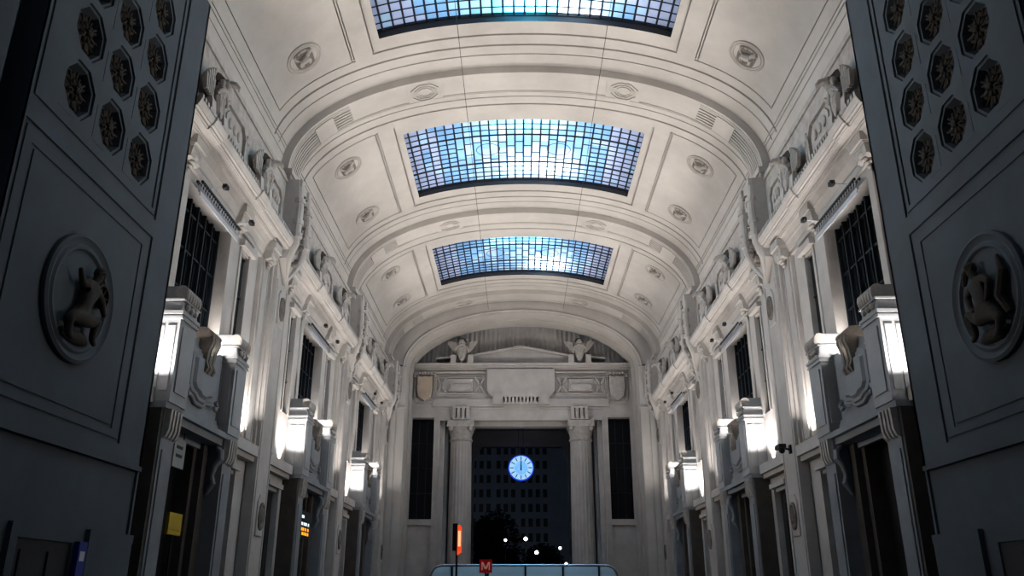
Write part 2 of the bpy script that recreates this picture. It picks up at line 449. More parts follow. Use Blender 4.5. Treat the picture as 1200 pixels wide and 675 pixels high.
# transverse ribs: arch, soffit panels, pilasters
def rib(k, Y):
    mb = MB(); fn = arcfn(A_R, B_R); fo = arcfn(A_V+.25, B_V+.3)
    tb = [i*PI/84 for i in range(85)]
    marks = [9.5, 8.75, 8.0, 5.45, 5.35, 3.95, 3.85]
    for x in marks: tb += [tx(x, A_R), PI-tx(x, A_R)]
    tb = sorted(tb); kp = [tb[0]]
    for q in tb[1:]:
        if q-kp[-1] > .003: kp.append(q)
    tb = kp
    fl = [.3+.1*i for i in range(13)]
    ub = sorted(set([0, .14, .18]+fl+[1.56, 1.6, RW]))
    def dep(i, j):
        t, u = (tb[i]+tb[i+1])/2, (ub[j]+ub[j+1])/2
        x = abs(sup(A_R, B_R, t)[0])
        if x > 8.0 and (.14 < u < .18): return .04
        if 1.56 < u < 1.6: return .04
        if .3 < u < 1.5:
            w = int((u-.3)/.1)
            if x > 9.5 and sup(A_R, B_R, t)[1] > 19.3: return .07 if w % 2 else -.02
            if 8.75 < x < 9.5: return -.05
            if 8.0 < x < 8.75: return .08 if w % 2 else -.02
            if 5.45 < x < 8.0: return .04
            if 3.95 < x < 5.35: return .0
            if x < 3.85: return .04
        if .18 < u < .3 and 3.95 < x < 5.35: return 0
        return 0
    relief(mb, lambda t, u: fn(t, Y+u), tb, ub, dep)
    # the two upright faces of the arch
    for y in (Y, Y+RW):
        n = len(tb)
        vs = [fn(t, y)[0] for t in tb]+[fo(t, y)[0] for t in tb]
        mb.add(vs, [(i, i+1, n+i+1, n+i) for i in range(n-1)])
    # octagonal shell coffers cut in the soffit
    for sd in SIDES:
        t = tx(sd*4.65, A_R); p, nrm = fn(t, Y+.88); nrm = Vector(nrm)
        zx = -nrm; yx = Vector((0, 1, 0)); xx = yx.cross(zx)
        M = Matrix((( xx.x, yx.x, zx.x, p[0]), (xx.y, yx.y, zx.y, p[1]), (xx.z, yx.z, zx.z, p[2]), (0, 0, 0, 1)))
        for r0, r1, h in ((.70, .63, .07), (.52, .46, .06), (.36, .31, .05)):
            mb.lathe([(r0, 0), (r0, h), (r1, h), (r1, 0)], 8, M @ Matrix.Rotation(PI/8, 4, 'Z'))
    o = mb.obj(f'trim_{k+1}', PLASTER, smooth=25, kind='structure')
    for sd in SIDES:
        pb = MB()
        a, b = sd*A_R, sd*(W+.1)
        def bx(x0, x1, y0, y1, z0, z1): pb.box(min(x0, x1), max(x0, x1), y0, y1, z0, z1)
        bx(a, b, Y, Y+RW, 0, Z_S)
        # sunk fillets on the flank, raised border on the nave face, base
        bx(sd*(A_R-.03), a, Y+.12, Y+.2, 1.8, 14.0); bx(sd*(A_R-.03), a, Y+RW-.2, Y+RW-.12, 1.8, 14.0)
        bx(sd*(A_R-.1), b, Y-.08, Y+RW+.08, 0, 1.5); bx(sd*(A_R-.05), b, Y-.04, Y+RW+.04, 1.5, 1.7)
        bx(sd*(A_R-.14), b, Y-.05, Y+RW+.05, 18.62, 18.85); bx(sd*(A_R-.22), b, Y-.12, Y+RW+.12, 18.85, Z_S+.02)
        bx(sd*(A_R+.14), b, Y-.14, Y, 6.95, 14.9); bx(sd*(A_R+.26), b, Y-.28, Y-.14, 6.95, 14.6)
        bx(sd*(A_R+.14), b, Y+RW, Y+RW+.14, 6.95, 14.9)
        pb.obj('pilaster', STONE, o, smooth=0)
for k, Y in enumerate(RIBS): rib(k, Y)

# end arch: a narrower arch standing one step inside the last rib
def end_arch():
    mb = MB(); Y = 64.15
    fo = arcfn(A_V+.3, B_V+.3)
    steps = [(9.22, 4.47, 18.6, Y, 65.85), (9.10, 4.35, 18.6, 65.85, 67.5)]
    tb = [i*PI/72 for i in range(73)]
    prev = fo
    for a, b, z0, y0, y1 in steps:
        fi = arcfn(a, b, z0, 2.0)
        vs = [fi(t, y0)[0] for t in tb]+[prev(t, y0)[0] for t in tb]; n = len(tb)
        mb.add(vs, [(i, i+1, n+i+1, n+i) for i in range(n-1)])
        vs = [fi(t, y0)[0] for t in tb]+[fi(t, y1)[0] for t in tb]
        mb.add(vs, [(i, n+i, n+i+1, i+1) for i in range(n-1)])
        prev = fi
        for sd in SIDES:
            x0, x1 = sorted((sd*a, sd*(W+.2))); mb.box(x0, x1, y0, y1, 0, z0)
    for sd in SIDES:   # joint and slim raised strips on the piers of the arch
        x0, x1 = sorted((sd*9.93, sd*10.36)); mb.box(x0, x1, Y-.09, Y, 0, 18.2)
        x0, x1 = sorted((sd*9.25, sd*9.83)); mb.box(x0, x1, Y-.05, Y, 0, 18.4)
        x0, x1 = sorted((sd*9.15, sd*10.4)); mb.box(x0, x1, Y-.14, Y, 15.15, 15.3)
    # roll moulding on the face of the arch
    fi = arcfn(9.5, 4.72, 18.6, 2.0)
    mb.tube([fi(t, Y)[0] for t in tb], .07, 6)
    return mb.obj('trim_4', PLASTER, smooth=25, kind='structure')
end_arch()

# ------------------------------------------------------------------ end wall
OX = -.12
EY = 67.3
def end_wall():
    mb = MB()
    def bx(x0, x1, y0, y1, z0, z1): mb.box(OX+x0, OX+x1, y0, y1, z0, z1)
    for s_ in (-1, 1):
        def sx(a, b, *r):
            q = sorted((s_*a, s_*b)); bx(q[0], q[1], *r)
        sx(9.0, 11.2, EY, 69, 0, 19.1)
        sx(7.1, 9.0, EY+.25, 69, 0, 6.6); sx(7.1, 9.05, EY+.05, EY+.25, 6.6, 7.05); sx(7.1, 9.0, EY+.15, EY+.3, 0, 4.6)
        sx(7.1, 9.0, EY, 69, 15.1, 15.95)
        sx(6.7, 7.1, EY-.02, 69, 0, 15.1); sx(6.25, 6.7, EY+.35, 69, 0, 15.0)
        sx(6.62, 6.78, EY-.1, EY, 0, 15.1)
        sx(6.0, 6.25, EY+1.0, 69, 0, 15)
        sx(8.9, 9.1, EY-.02, EY+.2, 7, 15.1)
    # architrave, frieze and cornice
    bx(-7.1, 7.1, EY, 69, 14.87, 15.95); bx(-9.3, 9.3, EY-.02, 69, 15.95, 16.34); bx(-9.3, 9.3, EY+.4, 69, 16.34, 16.76)
    for a, b in ((-9.3, -1.42), (1.42, 9.3)): bx(a, b, EY-.02, EY+.4, 16.34, 16.76)
    for a, b in ((-7.25, -1.42), (1.42, 7.25)): bx(a, b, EY-.14, EY, 15.98, 16.62)
    bx(-9.3, 9.3, EY+.06, 69, 16.74, 19.1)
    bx(-6.75, 6.75, EY-.08, EY, 15.78, 15.92)
    bx(-9.4, 9.4, EY-.12, 69, 19.1, 19.22); bx(-9.4, 9.4, EY-.42, 69, 19.22, 19.36); bx(-9.4, 9.4, EY-.55, 69, 19.36, 19.56)
    # pediment in low relief over the cornice
    for s_ in (-1, 1):
        pts = [(0, 21.22), (s_*4.0, 20.42), (s_*4.0, 20.25), (0, 21.0)]
        mb.prism([(OX+p[0], p[1]) for p in pts], EY-.1, 68.3, 'y')
        pts = [(s_*5.7, 20.3), (s_*7.1, 20.16), (s_*7.1, 20.02), (s_*5.7, 20.15)]
        mb.prism([(OX+p[0], p[1]) for p in pts], EY-.1, 68.3, 'y')
    mb.prism([(OX-4.0, 19.5), (OX+4.0, 19.5), (OX+4.0, 20.3), (OX, 21.05), (OX-4.0, 20.3)], EY+.15, 68.3, 'y')
    # side panels under the cornice: bead rows, crossed bars and a sunk tablet
    for s_ in (-1, 1):
        cx = s_*4.98
        bx(cx-2.1, cx+2.1, EY-.1, EY+.06, 18.78, 18.95); bx(cx-2.1, cx+2.1, EY-.1, EY+.06, 18.42, 18.5)
        for i in range(30): bx(cx-2.05+i*.14, cx-1.98+i*.14, EY-.1, EY+.06, 18.56, 18.7)
        bx(cx-2.1, cx+2.1, EY-.1, EY+.06, 17.02, 17.14); bx(cx-2.1, cx-2.02, EY-.1, EY+.06, 17.1, 18.45); bx(cx+2.02, cx+2.1, EY-.1, EY+.06, 17.1, 18.45)
        for q in (-1, 1):
            for ang in (-1, 1):
                M = Matrix.Translation((OX+cx+q*1.58, EY, 17.78)) @ Matrix.Rotation(ang*1.02, 4, 'Y')
                mb.box(-.72, .72, -.13, .06, -.07, .07, M)
        bx(cx-.98, cx+.98, EY-.12, EY+.06, 17.25, 18.3)
        mb.prism([(OX+cx-.85, 17.4), (OX+cx, 17.28), (OX+cx+.85, 17.4), (OX+cx+.85, 17.85), (OX+cx-.85, 17.85)], EY-.24, EY, 'y')
        # triglyph bars over the columns
        for i in range(4): bx(s_*4.84-.72+i*.37-.02, s_*4.84-.72+i*.37+.22, EY-.34, EY, 15.02, 15.82)
        bx(s_*4.84-.76, s_*4.84+.66, EY-.36, EY, 15.82, 15.96); bx(s_*4.84-.76, s_*4.84+.66, EY-.3, EY, 14.9, 15.02)
    # central plaque with its arched corbels and dentils
    mb.prism([(OX-2.82, 17.3), (OX-2.4, 16.76), (OX+2.4, 16.76), (OX+2.82, 17.3), (OX+2.82, 19.12), (OX-2.82, 19.12)], EY-.28, EY+.06, 'y')
    for s_ in (-1, 1):
        pts = [(OX+s_*1.9+.42*cos(a), 16.72+.42*sin(a)) for a in [PI*i/10 for i in range(11)]]+[(OX+s_*1.9-.42, 16.1), (OX+s_*1.9+.42, 16.1)]
        mb.prism(pts, EY-.4, EY, 'y')
        pts = [(OX+s_*1.9+.3*cos(a), 16.7+.3*sin(a)) for a in [PI*i/10 for i in range(11)]]+[(OX+s_*1.9-.3, 16.15), (OX+s_*1.9+.3, 16.15)]
        mb.prism(pts, EY-.47, EY-.4, 'y')
    for i in range(9): bx(-1.32+i*.3, -1.14+i*.3, EY-.3, EY+.0, 16.34, 16.76)
    bx(-1.42, 1.42, EY-.32, EY, 16.15, 16.34)
    # fluted lunette wall behind the pediment
    bx(-9.3, 9.3, 68.3, 69, 18.9, 23.6)
    for i in range(46):
        x = -9.1+i*.405; a = [PI*j/6 for j in range(7)]
        mb.prism([(OX+x+.15*cos(q), 68.32-.13*sin(q)) for q in a], 19.4, 23.4, 'z')
    # lintel and the beam of the porch behind the opening
    bx(-6.7, 6.7, EY+.7, 69, 14.5, 14.9)
    return mb.obj('wall_end', STONE, smooth=25, kind='structure')
end_wall()
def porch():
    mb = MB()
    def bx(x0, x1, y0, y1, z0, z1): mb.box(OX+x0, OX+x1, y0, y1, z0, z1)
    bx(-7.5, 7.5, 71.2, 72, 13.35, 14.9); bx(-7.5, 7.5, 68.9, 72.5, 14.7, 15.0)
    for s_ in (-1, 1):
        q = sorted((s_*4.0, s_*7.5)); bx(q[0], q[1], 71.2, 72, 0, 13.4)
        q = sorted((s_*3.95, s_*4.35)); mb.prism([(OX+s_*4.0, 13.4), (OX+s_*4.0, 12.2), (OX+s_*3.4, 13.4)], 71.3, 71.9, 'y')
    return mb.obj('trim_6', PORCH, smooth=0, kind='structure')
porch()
wn = 1
for s_ in (-1, 1):
    mb = MB(); w0, w1 = sorted((OX+s_*7.1, OX+s_*9.0)); mb.box(w0, w1, EY+.75, EY+.8, 7.05, 15.1)
    o = mb.obj(f'window_{wn}', DARKPANE, smooth=0, kind='structure'); wn += 1
    mb = MB()
    for i in range(4): x = w0+(w1-w0)*i/3; mb.box(x-.03, x+.03, EY+.68, EY+.76, 7.05, 15.1)
    for z in (7.1, 9.1, 11.1, 13.1, 15.05): mb.box(w0, w1, EY+.68, EY+.76, z-.03, z+.03)
    mb.obj('glazing_bars', IRON, o, smooth=0)

# two great columns
def column(x, label):
    r = empty('stone_column', (x, EY+.85, 0)); tag(r, label, 'column', 'columns of the end wall')
    mb = MB(); mb.box(-1.15, 1.15, -1.15, 1.15, 0, .5); mb.lathe([(1.12, .5), (1.16, .62), (1.1, .75), (.98, .82), (.95, .95)], 32); mb.obj('base', STONE, r)
    mb = MB(); n = 80; vs = []; lv = [(.95, .95), (.93, 5), (.89, 10), (.86, 13.3)]
    for rr, z in lv:
        for i in range(n):
            a = 2*PI*i/n; q = rr-(.035 if (i % 4) in (1, 2) else 0); vs.append((q*cos(a), q*sin(a), z))
    fs = [(j*n+i, j*n+(i+1) % n, (j+1)*n+(i+1) % n, (j+1)*n+i) for j in range(3) for i in range(n)]
    mb.add(vs, fs); mb.obj('shaft', STONE, r)
    mb = MB(); mb.lathe([(.86, 13.2), (.95, 13.28), (.95, 13.4), (.88, 13.45), (.9, 13.7), (1.0, 14.15), (1.06, 14.35), (.9, 14.4)], 32)
    mb.box(-1.07, 1.07, -1.07, 1.07, 14.35, 14.86)
    for q in (-1, 1):
        for p in (-1, 1): mb.ell((q*.8, p*.86, 14.25), .2, .2, .24, 8, 6)
    mb.obj('capital', CARVED, r)
column(OX-4.92, 'tall pale stone column standing nearer the red lit totem at the end wall')
column(OX+4.90, 'tall pale stone column at the end wall, on the opening\'s side without the totem')

# crests at both ends of the frieze
def crest(x, label, m):
    r = empty('heraldic_shield', (x, EY, 16.3)); tag(r, label, 'shield', 'shields on the end wall frieze')
    mb = MB()
    pts = [(-.62, 2.3), (-.3, 2.18), (0, 2.3), (.3, 2.18), (.62, 2.3), (.66, 1.2), (.5, .45), (0, .12), (-.5, .45), (-.66, 1.2)]
    mb.prism(pts, .05, -.26, 'y', bev=.08); mb.obj('escutcheon', m, r)
    mb = MB()
    for q in (-1, 1):
        mb.tube([(q*.6, -.05, 2.45), (q*.85, -.12, 2.42), (q*.88, -.15, 2.2), (q*.74, -.12, 2.15)], .08, 8); mb.box(q*.8-.05, q*.8+.05, -.1, .06, .2, 2.2)
    for i in range(5): mb.ell((-.5+i*.25, -.15, 2.5), .12, .1, .13, 8, 6)
    mb.box(-.62, .62, -.12, .06, 0, .12); mb.obj('scroll_frame', CARVED, r)
crest(OX-7.98, 'ochre carved shield on the frieze, above the dark window beyond the totem', SHIELD)
crest(OX+7.98, 'grey beige carved shield on the frieze at the right end', CARVED)

# ------------------------------------------------------------------ carved eagles
def eagle(hk=1.0, up=0):
    r = empty('carved_eagle', (0, 0, 0))
    mb = MB()
    for q in (-1, 1): mb.taper(0, .55, q*.78-.26, q*.78+.26, -.02, .78, .08, .03)
    mb.box(0, .5, -1.05, 1.05, -.12, .02); mb.obj('pedestal_blocks', STONE, r)
    mb = MB()
    pts = [(0, .12), (.22, .35), (.36, .8), (.46, 1.25), (.52, 1.42), (.3, 1.6), (0, 1.68), (-.3, 1.6), (-.52, 1.42), (-.46, 1.25), (-.36, .8), (-.22, .35)]
    mb.prism(pts, 0, .55, 'x', bev=.16)
    for q in (-1, 1): mb.ell((.54, q*.13, 1.0), .05, .06, .3, 8, 6)
    mb.ell((.54, 0, .42), .06, .16, .2, 8, 6); mb.obj('breast_shield', CARVED, r)
    mb = MB()
    mb.tube([(.5, -.62, 1.18), (.56, -.45, 1.45), (.6, -.2, 1.62), (.62, 0, 1.68), (.6, .2, 1.62), (.56, .45, 1.45), (.5, .62, 1.18)], [.06, .09, .1, .1, .1, .09, .06], 8)
    mb.obj('cape', STONE, r)
    for q in (-1, 1):
        mb = MB()
        for i in range(5):
            u0, u1 = (.45+.04*i, .72+.14*i) if not up else (.5+.1*i, .56+.15*i); z1 = 1.92+.10*i-.02*i*i + up*(.55-.16*i)
            mb.prism([(q*u0, 1.02+.05*i), (q*(u0+.18), .98+.05*i), (q*(u1+.1), z1), (q*(u1+.02), z1+.12), (q*(u1-.1), z1+.05)], .0+.03*(4-i), .30-.03*i, 'x', bev=.03)
        mb.obj('wing', CARVED, r)
    mb = MB(); mb.tube([(.2, 0, 1.5), (.34, 0, 1.75), (.48, 0, 1.95), (.6, 0, 2.02)], [.3*hk, .26*hk, .22*hk, .17*hk], 10)
    mb.ell((.6, 0, 2.02), .24*hk, .19*hk, .2*hk, 12, 8); mb.tube([(.6+.14*hk, 0, 2.06), (.6+.3*hk, 0, 2.02), (.6+.42*hk, 0, 2.02-.11*hk), (.6+.42*hk, 0, 2.02-.24*hk)], [.13*hk, .11*hk, .06*hk, .02], 8)
    for q in (-1, 1):
        mb.ell((.6+.1*hk, q*.15*hk, 2.02+.08*hk), .07*hk, .05*hk, .04*hk, 6, 5); mb.ell((.5, q*.2*hk, 1.92), .14*hk, .1*hk, .16*hk, 8, 6)
    mb.obj('head', CARVED, r)
    mb = MB()
    for i in range(9):
        a = (i-4)*.33; mb.tube([(.42, .14*hk*sin(a), 2.05), (.24, .34*hk*sin(a), 2.0+.34*hk*cos(a)), (.02, .46*hk*sin(a), 1.98+.5*hk*cos(a))], [.1*hk, .1*hk, .03], 6)
    mb.ell((.3, 0, 2.05), .22*hk, .3*hk, .32*hk, 10, 7)
    mb.obj('crest_feathers', DARKCARVE, r)  # dark colour paints the unlit shade at the back of the head
    return r
EAG = eagle(1.5, 1); first = True
EAF = eagle(); USED = set()
def put_eagle(loc, rz, label, sc, src):
    if src.name not in USED: o = src; o.location = loc; o.rotation_euler = (0, 0, rz); USED.add(src.name)
    else: o = dup(src, loc, rz)
    o.scale = (sc, sc, sc); tag(o, label, 'statue', 'carved stone eagles'); return o
for sd in SIDES:
    for k, c in enumerate(BAYS):
        for q, (u, w) in enumerate(((-2.62, 'nearer'), (2.62, 'farther'))):
            put_eagle(wallpos(sd, c, .62, u, 15.72), wrz(sd), f'carved stone eagle on the {SN[sd]} cornice, {w} one of the {BAYN[k]}', .70, EAG)
put_eagle((OX-4.92, EY-.5+.45, 19.58), -PI/2, 'carved stone eagle above the end column behind the red totem', .92, EAF)
put_eagle((OX+4.92, EY-.5+.45, 19.58), -PI/2, 'carved stone eagle above the right hand column of the end wall', .92, EAF)

# ------------------------------------------------------------------ stone portals with balcony
def portal():
    r = empty('stone_portal', (0, 0, 0))
    D0 = .85
    for q in (-1, 1):
        u0, u1 = sorted((q*1.85, q*3.05))
        mb = MB()
        mb.box(0, D0, u0, u1, 6.6, 9.0); mb.box(0, D0+.05, u0-.05, u1+.05, 9.0, 9.08); mb.box(0, D0+.02, u0, u1, 9.08, 9.14); mb.box(0, D0+.06, u0-.06, u1+.06, 9.14, 9.24)
        mb.taper(0, D0+.0, u0+.02, u1-.02, 9.24, 9.58, .05, .04); mb.box(0, D0+.04, u0-.03, u1+.03, 9.56, 9.62)
        mb.taper(0, D0-.08, u0+.08, u1-.08, 9.62, 10.05, .12, .06)
        # raised field on the two flanks and the front
        for y, e in ((u0, -.03), (u1, .03)):
            a, b = sorted((y, y+e)); mb.box(.12, D0-.42, a, b, 6.9, 8.8); mb.box(D0-.34, D0-.1, a, b, 6.9, 8.8)
        mb.box(D0, D0+.04, u0+.18, u1-.18, 6.9, 8.8)
        p = mb.obj('pedestal', PEDST, r, smooth=0)
        mb = MB(); uc = (u0+u1)/2
        mb.tube([(D0-.12, uc-.52, 9.86), (D0-.12, uc+.52, 9.86)], .2, 10)
        for i in range(6): mb.ell((D0+.03, uc-.45+i*.18, 9.78), .09, .08, .2, 8, 6)
        for i in range(3): mb.ell((D0+.02, uc-.3+i*.3, 9.42), .1, .1, .11, 8, 6)
        mb.obj('acanthus_roll', CARVED, p)
    D1 = D0-.36
    # parapet wall with its sloping shoulders
    mb = MB()
    pts = [(-1.85, 6.62), (1.85, 6.62), (1.85, 9.25), (1.45, 9.2), (1.05, 8.98), (.5, 9.2), (0, 9.3), (-.5, 9.2), (-1.05, 8.98), (-1.45, 9.2), (-1.85, 9.25)]
    mb.prism(pts, D1-.19, D1-.1, 'x')
    mb.box(0, D1-.1, -1.85, 1.85, 6.6, 6.9)
    mb.prism([(-1.85, 6.6), (1.85, 6.6), (1.85, 6.85), (-1.85, 6.85)], D1-.1, D1+.02, 'x'); mb.prism([(-1.85, 6.85), (1.85, 6.85), (1.85, 6.97), (-1.85, 6.97)], D1-.1, D1-.02, 'x')
    mb.obj('parapet', MARBLE, r, smooth=0)
    # cartouche
    mb = MB()
    def sh(k, dz=0): return [(y*k, 7.95+(z-7.95)*k+dz) for y, z in [(-1.3, 8.7), (-1.0, 8.85), (1.0, 8.85), (1.3, 8.7), (1.3, 7.55), (1.05, 7.32), (.6, 7.25), (.3, 7.1), (-.3, 7.1), (-.6, 7.25), (-1.05, 7.32), (-1.3, 7.55)]]
    mb.prism(sh(1.0), D1-.12, D1+.02, 'x', bev=.03); mb.prism(sh(.86), D1+.0, D1+.08, 'x', bev=.03); mb.prism(sh(.7), D1+.05, D1+.17, 'x', bev=.08)
    for q in (-1, 1):
        mb.tube([(D1+.08, q*1.2, 7.5), (D1+.1, q*1.32, 7.35), (D1+.1, q*1.2, 7.22), (D1+.08, q*1.08, 7.3)], .07, 8)
    mb.obj('cartouche', MARBLE, r)
    # scroll hanging over the top of the parapet
    mb = MB()
    prof = [(D1-.5, 9.45), (D1-.2, 9.62), (D1+.1, 9.6), (D1+.3, 9.42), (D1+.34, 9.15), (D1+.24, 8.85), (D1+.2, 8.5), (D1+.28, 8.28), (D1+.2, 8.12), (D1+.06, 8.2), (D1-.02, 8.5), (D1-.06, 9.0), (D1-.4, 9.05)]
    for a, b in ((-.36, -.2), (-.12, .12), (.2, .36)): mb.prism(prof, a, b, 'y')
    p2 = [(x-.05, z-.03) for x, z in prof]; mb.prism(p2, -.3, .3, 'y')
    mb.tube([(D1+.2, -.4, 9.36), (D1+.2, .4, 9.36)], .13, 10)
    mb.obj('scroll', AGED, r)
    for q in (-1, 1):
        mb = MB(); a, b = sorted((q*2.95, q*3.08)); mb.box(0, D0-.16, a, b, 0, 6.42); mb.obj('side_slab', BROWNST, r, smooth=0)
    # lintel
    mb = MB(); mb.box(0, D0-.05, -3.1, 3.1, 6.42, 6.6); mb.box(0, D0-.2, -2.05, 2.05, 6.2, 6.42); mb.box(0, .12, -2.0, 2.0, 6.02, 6.2); mb.obj('lintel', MARBLE, r, smooth=0)
    # pilasters with fluted consoles
    for q in (-1, 1):
        u0, u1 = sorted((q*2.05, q*2.95)); mb = MB(); mb.box(0, D0-.12, u0, u1, 0, 6.42)
        mb.box(0, D0-.04, u0-.05, u1+.05, 0, .9); mb.box(D0-.12, D0-.08, u0+.12, u1-.12, 1.1, 5.3)
        p = mb.obj('pilaster', MARBLE, r, smooth=0)
        mb = MB()
        for i in range(4):
            y = u0+.06+i*.225
            mb.prism([(D0-.14, 5.6), (D0-.04, 5.66), (D0+.03, 5.85), (D0+.05, 6.42), (D0-.14, 6.42)], y, y+.13, 'y')
        mb.obj('fluted_console', CARVED, p)
        # inner door casing in brown marble with a scrolled bracket
        mb = MB(); a, b = sorted((q*1.55, q*2.05)); mb.box(-.5, .25, a, b, 0, 6.2); a, b = sorted((q*1.3, q*1.55)); mb.box(-.5, .02, a, b, 0, 6.2)
        mb.obj('casing', BROWNST, r, smooth=0)
        mb = MB(); y = q*1.98
        mb.tube([(.5, y, 6.15), (.66, y, 6.0), (.68, y, 5.75), (.52, y, 5.55), (.45, y, 5.2), (.52, y, 4.95), (.42, y, 4.8), (.32, y, 4.6)], [.08, .1, .12, .1, .08, .1, .09, .05], 8)
        mb.obj('bracket', MARBLE, r)
    return r
POR = portal(); fp = True
for sd in SIDES:
    for k, c in enumerate(BAYS):
        if fp: o = POR; o.location = wallpos(sd, c, 0, 0, 0); o.rotation_euler = (0, 0, wrz(sd)); fp = False
        else: o = dup(POR, wallpos(sd, c, 0, 0, 0), wrz(sd))
        tag(o, f'grey stone portal with balcony and cartouche in the {BAYN[k]}, {SN[sd]} wall', 'portal', 'stone portals along the side walls')

# ------------------------------------------------------------------ windows of the side walls
def big_window(n):
    r = empty(f'window_{n}', (0, 0, 0), kind='structure')
    mb = MB(); mb.box(-.52, -.48, -2.05, 2.05, 9.4, 14.0); mb.obj('pane', GLASSD, r, smooth=0)
    mb = MB()
    for i in range(7):
        u = -2.0+i*4.0/6; mb.box(-.48, -.36, u-.045, u+.045, 9.4, 14.0)
        if i < 6: mb.box(-.48, -.42, u+.33, u+.345, 9.4, 14.0)
    for z in (9.6, 10.9, 12.2, 13.5): mb.box(-.48, -.40, -2.05, 2.05, z-.03, z+.03)
    mb.obj('glazing_bars', IRON, r, smooth=0); return r
def slit_window(n):
    r = empty(f'window_{n}', (0, 0, 0), kind='structure')
    mb = MB(); mb.box(-.22, -.17, -.46, .46, 9.2, 13.84); mb.obj('pane', GLASSD, r, smooth=0)
    mb = MB(); mb.box(-.17, -.12, -.03, .03, 9.2, 13.8)
    for z in (9.25, 10.7, 12.2, 13.75): mb.box(-.17, -.13, -.45, .45, z-.03, z+.03)
    mb.obj('glazing_bars', IRON, r, smooth=0); return r
BW = SW = None
for sd in SIDES:
    for k, c in enumerate(BAYS):
        if BW is None: BW = o = big_window(wn); o.location = wallpos(sd, c, 0, 0, 0); o.rotation_euler = (0, 0, wrz(sd))
        else: o = dup(BW, wallpos(sd, c, 0, 0, 0), wrz(sd)); o.name = f'window_{wn}'
        wn += 1
        for u in (-3.85, 3.85):
            if SW is None: SW = o = slit_window(wn); o.location = wallpos(sd, c, 0, u, 0); o.rotation_euler = (0, 0, wrz(sd))
            else: o = dup(SW, wallpos(sd, c, 0, u, 0), wrz(sd)); o.name = f'window_{wn}'
            wn += 1

# lighting trusses over the big windows
def truss():
    r = empty('lighting_truss', (0, 0, 0))
    for z, d in ((.02, .28), (.36, .18), (.36, .34)):
        mb = MB(); mb.box(d-.035, d+.035, -1.9, 1.9, z-.04, z+.04); mb.obj('rail', CREAMM if z < .1 else IRON, r, smooth=0)
    mb = MB()
    for i in range(19):
        y = -1.85+i*.2; mb.tube([(.26, y, .04), (.2, y+.1, .34), (.26, y+.2, .04)], .022, 4); mb.tube([(.3, y, .04), (.33, y+.1, .34)], .022, 4)
    mb.obj('lattice', CREAMM, r)
    mb = MB(); mb.box(.3, .33, -1.9, 1.9, -.14, -.02); mb.obj('light_strip', CREAMM, r, smooth=0)
    for y in (-1.35, 1.45):
        mb = MB(); mb.tube([(.2, y, .38), (.86, y, .42)], .022, 6); mb.tube([(0, y, .36), (.2, y, .38)], .03, 6); a = mb.obj('arm', CREAMM, r)
        mb = MB(); mb.ell((.9, y, .42), .11, .15, .10, 10, 7); mb.box(.84, .98, y-.12, y+.12, .36, .5); mb.obj('spotlight', BLACK, a)
    return r
TR = None
for sd in SIDES:
    for k, c in enumerate(BAYS):
        p = wallpos(sd, c, .06, 0, 13.66)
        if TR is None: TR = o = truss(); o.location = p; o.rotation_euler = (0, 0, wrz(sd))
        else: o = dup(TR, p, wrz(sd))
        tag(o, f'metal lighting truss with two arms over the big window, {BAYN[k]}, {SN[sd]} wall', 'lighting truss', 'lighting trusses over the windows')

# corbels under the cornice
def corbel():
    r = empty('scroll_corbel', (0, 0, 0))
    mb = MB(); mb.box(0, .34, -.40, .40, .28, .36); mb.box(0, .38, -.44, .44, .36, .42); mb.box(0, .46, -.47, .47, .42, .72); mb.obj('abacus', STONE, r, smooth=0)
    mb = MB()
    for q in (-1, 1):
        mb.tube([(.12, q*.3-.12, .1), (.12, q*.3+.12, .1)], .16, 12); mb.tube([(.2, q*.3-.1, .22), (.2, q*.3+.1, .22)], .1, 10)
    mb.taper(0, .3, -.4, .4, .0, .3, -.05, -.02); mb.ell((.28, 0, .12), .09, .2, .12, 8, 6)
    for i in range(3): mb.ell((.2-.04*i, 0, -.06-.12*i), .1-.02*i, .18-.04*i, .08, 8, 6)
    mb.obj('scroll', CARVED, r); return r
CB = None
for sd in SIDES:
    for k, c in enumerate(BAYS):
        for u, w in ((-5.9, 'beside the near rib'), (-2.5, 'over the near side of the big window'), (2.5, 'over the far side of the big window'), (5.9, 'beside the far rib')):
            if c+u < 21.6: continue
            p = wallpos(sd, c, .05 if abs(u) < 3 else .2, u, 14.42)
            if CB is None: CB = o = corbel(); o.location = p; o.rotation_euler = (0, 0, wrz(sd))
            else: o = dup(CB, p, wrz(sd))
            tag(o, f'carved scroll corbel {w}, {BAYN[k]}, {SN[sd]} wall', 'corbel', 'scroll corbels under the cornice')

